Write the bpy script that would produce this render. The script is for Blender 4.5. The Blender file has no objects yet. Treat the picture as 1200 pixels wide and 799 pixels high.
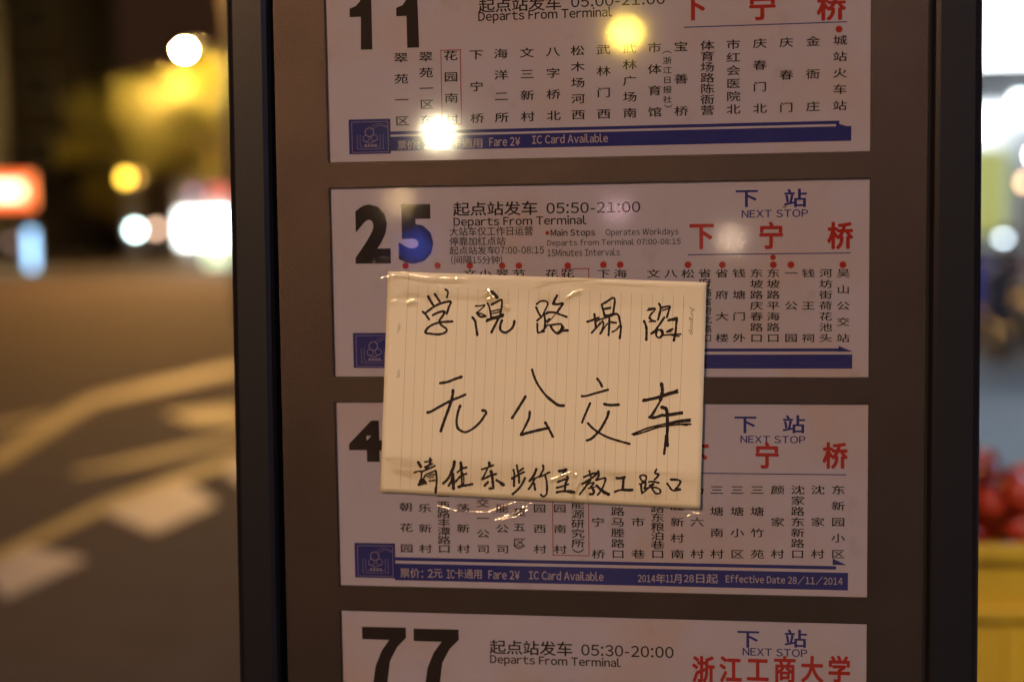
import bpy, bmesh, math, random
from mathutils import Vector, Matrix, noise
random.seed(7)
S = bpy.context.scene
C = S.collection
# ------------------------------------------------------------------ camera, world, exposure
CAM_LOC = [0.10332,-1.1592,1.55]
CAM_R = [[0.989371,0.014801,0.144655],[-0.00221,0.996222,-0.086816],[-0.145394,0.085573,0.985666]]
cd = bpy.data.cameras.new('camera'); cam = bpy.data.objects.new('camera', cd); C.objects.link(cam)
cd.sensor_width = 36; cd.lens = 50.01; cd.clip_start = .05; cd.clip_end = 600
cam.matrix_world = Matrix((
    (CAM_R[0][0], -CAM_R[1][0], -CAM_R[2][0], CAM_LOC[0]),
    (CAM_R[0][2], -CAM_R[1][2], -CAM_R[2][2], CAM_LOC[1]),
    (-CAM_R[0][1], CAM_R[1][1], CAM_R[2][1], CAM_LOC[2]), (0, 0, 0, 1)))
cd.dof.use_dof = True; cd.dof.focus_distance = 1.155; cd.dof.aperture_fstop = 2.15; cd.dof.aperture_blades = 0
S.camera = cam
W = bpy.data.worlds.new('World'); S.world = W; W.use_nodes = True
bg = W.node_tree.nodes['Background']
bg.inputs['Color'].default_value = (.78, .36, .18, 1); bg.inputs['Strength'].default_value = .032   # city glow on a night sky
S.view_settings.view_transform = 'Standard'; S.view_settings.look = 'None'
S.view_settings.exposure = 0; S.view_settings.gamma = 1
S.cycles.use_denoising = True; S.cycles.use_light_tree = False; S.cycles.sample_clamp_indirect = 6; S.cycles.max_bounces = 6
S.cycles.transparent_max_bounces = 16; S.cycles.caustics_reflective = False

# ------------------------------------------------------------------ materials
MATS = {}
def mat(name, col, rough=.6, metal=0, emit=None, es=0, var=0, vs=30, bump=0, bs=200, spec=.5, stretch=None, coat=0):
    if name in MATS: return MATS[name]
    m = bpy.data.materials.new(name); m.use_nodes = True; MATS[name] = m
    nt = m.node_tree; p = nt.nodes['Principled BSDF']
    p.inputs['Base Color'].default_value = (*col, 1); p.inputs['Roughness'].default_value = rough
    p.inputs['Metallic'].default_value = metal; p.inputs['Specular IOR Level'].default_value = spec
    p.inputs['Coat Weight'].default_value = coat
    if emit: p.inputs['Emission Color'].default_value = (*emit, 1); p.inputs['Emission Strength'].default_value = es
    if var or bump:
        tc = nt.nodes.new('ShaderNodeTexCoord'); mp = nt.nodes.new('ShaderNodeMapping')
        nt.links.new(tc.outputs['Object'], mp.inputs[0])
        if stretch: mp.inputs['Scale'].default_value = stretch
    if var:
        n = nt.nodes.new('ShaderNodeTexNoise'); n.inputs['Scale'].default_value = vs; n.inputs['Detail'].default_value = 6
        nt.links.new(mp.outputs[0], n.inputs['Vector'])
        mx = nt.nodes.new('ShaderNodeMix'); mx.data_type = 'RGBA'
        mx.inputs[6].default_value = (*[c*(1-var) for c in col], 1); mx.inputs[7].default_value = (*[min(1, c*(1+var)) for c in col], 1)
        nt.links.new(n.outputs['Fac'], mx.inputs[0]); nt.links.new(mx.outputs[2], p.inputs['Base Color'])
    if bump:
        n2 = nt.nodes.new('ShaderNodeTexNoise'); n2.inputs['Scale'].default_value = bs; n2.inputs['Detail'].default_value = 4
        nt.links.new(mp.outputs[0], n2.inputs['Vector'])
        b = nt.nodes.new('ShaderNodeBump'); b.inputs['Strength'].default_value = bump; b.inputs['Distance'].default_value = .002
        nt.links.new(n2.outputs['Fac'], b.inputs['Height']); nt.links.new(b.outputs[0], p.inputs['Normal'])
    return m
def lamp_mat(name, col, s, sample=False):
    m = mat(name, (.8, .8, .8), .5, emit=col, es=s)
    if not sample: m.cycles.emission_sampling = 'NONE'      # found by bounces alone, saves light samples
    return m
def clear_mat(name, rough, ior, tint=(1, 1, 1), haze=0., bump=0, hazecol=(.9, .8, .8), hs=60):
    m = bpy.data.materials.new(name); m.use_nodes = True; MATS[name] = m
    nt = m.node_tree; nt.nodes.remove(nt.nodes['Principled BSDF']); out = nt.nodes['Material Output']
    tr = nt.nodes.new('ShaderNodeBsdfTransparent'); tr.inputs[0].default_value = (*tint, 1)
    gl = nt.nodes.new('ShaderNodeBsdfGlossy'); gl.inputs['Roughness'].default_value = rough
    fr = nt.nodes.new('ShaderNodeFresnel'); fr.inputs[0].default_value = ior
    mx = nt.nodes.new('ShaderNodeMixShader')
    nt.links.new(fr.outputs[0], mx.inputs[0]); nt.links.new(tr.outputs[0], mx.inputs[1]); nt.links.new(gl.outputs[0], mx.inputs[2])
    last = mx
    if haze:
        df = nt.nodes.new('ShaderNodeBsdfDiffuse'); df.inputs[0].default_value = (*hazecol, 1)
        tc = nt.nodes.new('ShaderNodeTexCoord'); n = nt.nodes.new('ShaderNodeTexNoise'); n.inputs['Scale'].default_value = hs; n.inputs['Detail'].default_value = 7
        nt.links.new(tc.outputs['Object'], n.inputs['Vector'])
        mr = nt.nodes.new('ShaderNodeMapRange'); mr.inputs[1].default_value = .42; mr.inputs[2].default_value = .8
        mr.inputs[3].default_value = haze*.4; mr.inputs[4].default_value = haze*2
        nt.links.new(n.outputs['Fac'], mr.inputs[0])
        m2 = nt.nodes.new('ShaderNodeMixShader'); nt.links.new(mr.outputs[0], m2.inputs[0])
        nt.links.new(mx.outputs[0], m2.inputs[1]); nt.links.new(df.outputs[0], m2.inputs[2]); last = m2
    nt.links.new(last.outputs[0], out.inputs[0])
    return m

# ------------------------------------------------------------------ helpers
def link(name, bm_or_me, m, parent=None, smooth=False, mats=None):
    if isinstance(bm_or_me, bmesh.types.BMesh):
        me = bpy.data.meshes.new(name); bm_or_me.to_mesh(me); bm_or_me.free()
    else: me = bm_or_me
    if m is not None and not me.materials: me.materials.append(m)
    for x in (mats or []): me.materials.append(x)
    if smooth:
        for p in me.polygons: p.use_smooth = True
    o = bpy.data.objects.new(name, me); C.objects.link(o)
    if parent: o.parent = parent
    return o
def tag(o, label=None, cat=None, group=None, kind=None):
    if label: o['label'] = label
    if cat: o['category'] = cat
    if group: o['group'] = group
    if kind: o['kind'] = kind
    return o
def thing(name, label, cat, loc=(0, 0, 0), rz=0, group=None):
    o = bpy.data.objects.new(name, None); C.objects.link(o); o.location = loc; o.rotation_euler = (0, 0, rz)
    return tag(o, label, cat, group)
def copy_tree(o, loc, label, rz=None, group=None):
    def rec(s, par):
        c = s.copy(); C.objects.link(c); c.parent = par
        for ch in s.children: rec(ch, c)
        return c
    c = rec(o, None); c.location = loc; c['label'] = label
    if rz is not None: c.rotation_euler = (0, 0, rz)
    if group: c['group'] = group
    return c
def box(bm, x0, x1, y0, y1, z0, z1, bev=0):
    r = bmesh.ops.create_cube(bm, size=1)
    vs = r['verts']
    for v in vs: v.co = Vector(((x0+x1)/2+v.co.x*(x1-x0), (y0+y1)/2+v.co.y*(y1-y0), (z0+z1)/2+v.co.z*(z1-z0)))
    if bev:
        es = list({e for v in vs for e in v.link_edges})
        bmesh.ops.bevel(bm, geom=es, offset=bev, segments=2, affect='EDGES', profile=.5)
    return bm
def tube(bm, pts, radii, n=10):
    pts = [Vector(p) for p in pts]; rings = []
    if not hasattr(radii, '__len__'): radii = [radii]*len(pts)
    for i, p in enumerate(pts):
        d = (pts[min(i+1, len(pts)-1)]-pts[max(i-1, 0)]).normalized()
        a = d.cross(Vector((0, 0, 1)) if abs(d.z) < .9 else Vector((1, 0, 0))).normalized(); b = d.cross(a)
        rings.append([bm.verts.new(p+radii[i]*(a*math.cos(t*2*math.pi/n)+b*math.sin(t*2*math.pi/n))) for t in range(n)])
    for r, q in zip(rings, rings[1:]):
        for t in range(n): bm.faces.new((r[t], r[(t+1) % n], q[(t+1) % n], q[t]))
    bm.faces.new(rings[0][::-1]); bm.faces.new(rings[-1])
    return bm
def lathe(bm, prof, n=20, org=(0, 0, 0)):
    ox, oy, oz = org; rings = []
    for r, z in prof:
        rings.append([bm.verts.new((ox+max(r, 1e-4)*math.cos(t*2*math.pi/n), oy+max(r, 1e-4)*math.sin(t*2*math.pi/n), oz+z)) for t in range(n)])
    for a, b in zip(rings, rings[1:]):
        for t in range(n): bm.faces.new((a[t], a[(t+1) % n], b[(t+1) % n], b[t]))
    bm.faces.new(rings[0][::-1]); bm.faces.new(rings[-1])
    return bm
def BX(*a, **k): return box(bmesh.new(), *a, **k)

# ------------------------------------------------------------------ layout data, millimetres on the sign's own face
PANELS = {"1":{"text":[["route_number","black",0.055,"2",20.5,38.4,30.3,49.3],["route_number","black",0.055,"5",57.6,38.8,29.6,49.1],["departure_text","black",0.012,"05:50-21:00",182.2,19.3,76.5,8.6],["departure_text","black",0.018,"Departs From Terminal",104.7,30.0,110.2,9.1],["note_text","black",0.007,"07:00-08:15",139.2,53.2,40.4,5.9],["note_text","black",0.007,"(",101.9,60.7,1.8,7.4],["note_text","black",0.007,")",143.0,61.1,1.8,7.4],["note_text","black",0.007,"15",119.8,60.9,7.5,5.3],["note_text","black",0.02,"Main Stops",185.4,40.0,36.4,6.9],["note_text","black",0.007,"Operates Workdays",230.5,40.1,59.0,6.9],["note_text","black",0.007,"Departs from Terminal 07:00-08:15",182.5,48.1,108.6,6.2],["note_text","black",0.007,"15Minutes Intervals",182.4,55.6,59.4,5.9],["next_stop_text","blue",0.014,"NEXT STOP",340.1,26.4,52.0,6.0]],"cols":[["吴山公交站",420.0,74.6,126.5,9.68,6.52],["河坊街荷花池头",406.3,74.5,126.4,9.72,6.54],["钱王祠",392.6,74.4,126.4,9.75,6.55],["一公园",379.1,74.3,126.3,9.78,6.56],["东坡路平海路口",365.0,74.1,126.3,9.82,6.57],["东坡路庆春路口",351.7,74.0,126.3,9.85,6.58],["钱塘门外",337.8,73.9,126.2,9.89,6.59],["省府大楼",324.1,73.8,126.2,9.92,6.6],["省府",310.5,73.6,81.3,9.95,6.61],["路省府北路口",312.8,89.2,126.2,5.8,6.21],["松",296.8,73.9,74.6,9.99,6.63],["八",283.1,73.8,74.5,10.02,6.64],["文",269.1,73.7,74.4,10.06,6.65],["海",242.1,73.4,74.1,10.13,6.67],["下",228.4,73.3,74.0,10.16,6.68],["花",199.0,73.0,73.7,10.24,6.71],["花",185.7,72.9,73.6,10.27,6.72],["节",158.6,72.7,73.4,10.34,6.74],["翠",144.6,72.5,73.2,10.38,6.75],["小",130.4,72.4,73.1,10.41,6.76],["文",117.5,72.3,73.0,10.44,6.78]],"dots":[["red",182.6,39.4,1.61],["red",63.2,65.1,2.73],["red",90.3,65.3,2.73],["red",117.6,65.6,2.73],["red",144.7,65.9,2.73],["red",158.6,66.0,2.73],["red",199.1,66.4,2.73],["red",228.4,65.9,2.73],["red",242.1,66.1,2.73],["red",296.9,66.6,2.73],["red",324.5,66.9,2.73],["red",365.0,67.3,2.73],["red",378.9,67.4,2.73],["red",419.6,67.8,2.73],["red",364.7,61.3,2.24]],"rects":[["divider_line","blue",296.9,58.5,128.6,0.8],["route_frame","red",194.1,105.7,0.7,73.7],["route_frame","red",215.9,105.8,0.7,73.5],["route_frame","red",194.5,68.9,22.4,0.7],["blue_band","blue",50.9,145.3,376.4,11.4],["arrow_line","blue",51.1,135.9,366.8,2.5],["arrow_head","blue",416.5,135.0,11.3,4.7],["emblem","blue",16.6,135.9,35.3,29.6]],"cj":[["departure_text","black",0.014,"起点站发车",104.2,19.1,71.0,12.2],["note_text","black",0.007,"大站车仅工作日运营",100.9,37.5,70.1,8.1],["note_text","black",0.007,"停靠加红点站",100.8,45.6,47.1,7.7],["note_text","black",0.007,"起点站发车",100.6,53.1,39.3,7.4],["note_text","black",0.007,"间隔",104.1,60.8,15.4,7.4],["note_text","black",0.007,"分钟",127.7,61.0,15.3,7.4],["next_stop_text","blue",0.022,"下",334.8,13.9,18.5,15.6],["next_stop_text","blue",0.022,"站",373.1,14.6,18.4,15.6],["next_stop_name","red",0.035,"下",298.0,43.6,20.1,23.0],["next_stop_name","red",0.035,"宁",353.3,44.3,19.8,22.8],["next_stop_name","red",0.035,"桥",407.5,45.0,19.9,22.7]]},"2":{"text":[["route_number","black",0.055,"4",10.9,33.4,30.3,35.3],["next_stop_text","blue",0.014,"NEXT STOP",338.9,29.3,51.7,5.9],["stop_note","black",0,"︶",150.5,121.6,9.4,3.6],["stop_note","black",0,"︶",200.0,123.9,10.0,3.6],["fare_text","white",0.018,":",71.6,146.7,1.1,5.9],["fare_text","white",0.018,"2",76.9,146.0,4.3,7.0],["fare_text","white",0.018,"IC",93.3,146.2,6.6,7.3],["fare_text","white",0.018,"Fare 2¥",129.1,145.9,26.5,7.3],["fare_text","white",0.018,"IC Card Available",163.5,145.5,62.4,7.3],["fare_text","white",0.018,"2014",254.7,146.3,14.2,6.1],["fare_text","white",0.018,"11",277.9,145.9,6.0,6.1],["fare_text","white",0.018,"28",292.6,145.5,8.0,6.1],["fare_text","white",0.018,"Effective Date 28/11/2014",326.8,145.0,93.8,7.1]],"cols":[["东新园小区",416.9,70.1,122.8,10.22,6.98],["沈家村",400.7,70.3,123.1,10.26,6.99],["沈家路东新路口",384.7,70.5,123.4,10.31,7.01],["颜家村",368.6,70.8,123.7,10.35,7.02],["三塘竹苑",352.3,71.0,124.1,10.39,7.04],["三塘小区",336.1,71.2,124.4,10.43,7.05],["三塘南村",319.6,71.4,124.7,10.48,7.07],["杨六村",303.5,71.6,125.0,10.52,7.08],["德胜新村南",287.3,71.8,125.4,10.56,7.1],["德胜路东粮泊巷口",271.1,72.0,125.7,10.6,7.11],["米市巷",255.0,72.3,126.0,10.65,7.12],["文晖路马塍路口",238.3,72.5,126.3,10.69,7.14],["下宁桥",221.9,72.7,126.7,10.73,7.15],["花园南村",190.1,71.2,123.3,10.32,6.89],["花园西村",173.1,71.5,123.5,10.36,6.91],["节能公司",141.4,71.9,124.0,10.45,6.93],["公交一公司",125.0,72.1,124.2,10.49,6.95],["古荡新村",108.1,72.3,124.4,10.53,6.96],["文一西路丰潭路口",91.5,72.5,124.7,10.57,6.98],["康乐新村",75.4,72.7,124.9,10.62,6.99],["苑五区",155.8,92.3,118.0,10.07,6.94],["朝花园",59.1,89.4,124.9,10.67,7.02],["省能源研究所",205.1,76.8,117.8,10.64,7.17]],"dots":[],"rects":[["divider_line","blue",292.0,57.6,131.1,0.8],["route_frame","red",183.7,99.1,0.7,58.4],["route_frame","red",213.8,99.0,0.7,58.9],["route_frame","red",183.3,128.2,30.9,0.7],["blue_band","blue",48.2,145.3,376.7,14.5],["arrow_line","blue",48.5,134.1,366.9,2.9],["arrow_head","blue",412.6,129.0,11.2,5.3],["emblem","blue",13.5,135.9,35.4,30.1]],"cj":[["next_stop_text","blue",0.022,"下",333.5,17.2,18.5,15.7],["next_stop_text","blue",0.022,"站",372.3,17.0,18.3,15.6],["next_stop_name","red",0.035,"下",292.7,43.5,20.7,22.9],["next_stop_name","red",0.035,"宁",350.2,42.9,19.8,22.7],["next_stop_name","red",0.035,"桥",404.5,42.4,19.5,22.6],["fare_text","white",0.012,"票价",52.7,146.2,17.4,8.8],["fare_text","white",0.012,"元",81.5,145.7,8.1,8.8],["fare_text","white",0.012,"卡通用",99.9,145.8,24.1,8.8],["fare_text","white",0.012,"年",269.2,146.2,8.4,8.6],["fare_text","white",0.012,"月",283.9,145.9,8.0,8.6],["fare_text","white",0.012,"日起",301.0,145.4,19.5,8.6]]},"0":{"text":[["departure_text","black",0.012,"05:00-21:00",204.3,33.7,75.2,8.4],["departure_text","black",0.018,"Departs From Terminal",128.3,43.4,109.0,9.8],["next_stop_text","blue",0.014,"NEXT STOP",338.0,27.1,53.0,5.9],["stop_note","black",0,"︵",277.2,76.1,7.5,2.4],["stop_note","black",0,"︶",278.4,118.5,6.8,2.7],["fare_text","white",0.018,":",75.8,145.2,1.1,5.6],["fare_text","white",0.018,"2",80.8,145.0,4.3,6.3],["fare_text","white",0.018,"IC",96.6,145.2,6.4,6.6],["fare_text","white",0.018,"Fare 2¥",135.7,144.0,25.4,6.9],["fare_text","white",0.018,"IC Card Available",171.0,142.8,61.9,6.9]],"cols":[["翠苑一区",63.0,73.7,125.2,11.16,7.61],["翠苑一区东",83.9,73.5,125.0,11.1,7.59],["花园南村",104.6,73.3,124.8,11.05,7.57],["下宁桥",125.9,73.2,124.6,10.99,7.55],["海洋二所",146.3,73.0,124.4,10.93,7.53],["文三新村",167.7,72.9,124.2,10.88,7.51],["八字桥北",189.0,72.7,124.0,10.82,7.49],["松木场河西",209.1,72.5,123.8,10.76,7.47],["武林门西",229.9,72.4,123.6,10.71,7.45],["武林广场南",251.0,72.2,123.4,10.65,7.43],["市体育馆",271.0,72.1,123.2,10.6,7.41],["宝善桥",292.1,71.9,123.0,10.54,7.39],["体育场路陈衙营",313.0,71.7,122.8,10.49,7.37],["市红会医院北",333.5,71.6,122.6,10.43,7.35],["庆春门北",354.3,71.4,122.4,10.38,7.33],["庆春门",375.0,71.3,122.2,10.32,7.31],["金衙庄",395.8,71.1,122.0,10.27,7.29],["城站火车站",416.6,70.9,121.8,10.21,7.27],["浙江日报社",281.1,82.6,113.4,6.78,5.39]],"dots":[["red",415.7,62.3,2.66]],"rects":[["divider_line","blue",294.3,56.8,127.6,0.8],["route_frame","red",96.3,98.5,0.6,60.8],["route_frame","red",112.4,98.9,0.7,60.7],["route_frame","red",96.9,68.7,16.7,0.7],["route_frame","red",95.8,128.8,16.8,0.7],["blue_band","blue",52.1,143.7,373.5,11.6],["arrow_line","blue",52.3,134.8,364.0,2.6],["arrow_head","blue",413.7,137.2,11.8,4.3],["emblem","blue",17.4,137.3,35.5,28.7]],"cj":[["departure_text","black",0.014,"起点站发车",128.4,34.4,68.3,11.5],["next_stop_name","red",0.035,"下",291.6,41.6,21.2,21.7],["next_stop_name","red",0.035,"宁",345.3,43.5,21.9,21.6],["next_stop_name","red",0.035,"桥",398.6,45.4,22.3,21.4],["next_stop_text","blue",0.022,"下",332.7,14.0,18.6,15.9],["next_stop_text","blue",0.022,"站",372.5,15.5,18.4,15.8],["fare_text","white",0.012,"票价",58.5,145.0,15.8,8.4],["fare_text","white",0.012,"元",85.1,144.8,8.6,8.4],["fare_text","white",0.012,"卡通用",103.7,144.7,27.0,8.3]]},"3":{"text":[["departure_text","black",0.012,"05:30-20:00",206.9,28.9,76.7,9.5],["departure_text","black",0.018,"Departs From Terminal",129.3,39.9,110.4,9.5],["next_stop_text","blue",0.014,"NEXT STOP",340.5,26.3,52.0,6.4]],"cols":[],"dots":[],"rects":[["divider_line","blue",296.8,56.3,129.9,0.9]],"cj":[["departure_text","black",0.014,"起点站发车",128.8,28.8,71.0,13.2],["next_stop_text","blue",0.022,"下",335.6,15.7,18.7,16.1],["next_stop_text","blue",0.022,"站",374.0,14.5,18.5,16.1],["next_stop_name","red",0.035,"浙",299.0,42.9,18.5,23.9],["next_stop_name","red",0.035,"江",321.3,42.2,18.4,23.8],["next_stop_name","red",0.035,"工",343.5,41.5,18.3,23.7],["next_stop_name","red",0.035,"商",365.5,40.7,18.2,23.7],["next_stop_name","red",0.035,"大",387.5,40.0,18.1,23.6],["next_stop_name","red",0.035,"学",409.3,39.3,18.0,23.5]]}}
DIGITS = {"0":[[[29.3,66.1],[30.0,39.3],[20.4,39.3],[20.6,32.4],[25.9,30.5],[29.6,26.5],[31.2,19.6],[39.1,19.9],[39.1,66.2]],[[68.5,65.8],[68.4,39.9],[59.8,40.0],[59.9,33.1],[65.3,31.2],[68.3,27.2],[69.9,20.4],[77.7,20.7],[78.5,65.8]]],"3":[[[18.3,14.3],[56.7,14.0],[56.8,22.9],[48.7,31.3],[42.3,43.4],[39.5,63.0],[27.2,63.4],[29.5,48.3],[35.2,34.7],[41.9,25.2],[18.3,25.1]],[[63.4,14.7],[102.5,14.4],[102.6,23.2],[94.4,31.6],[87.9,43.7],[85.2,63.1],[72.6,63.5],[74.9,48.5],[80.6,35.0],[87.5,25.5],[63.4,25.5]]]}
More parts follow.
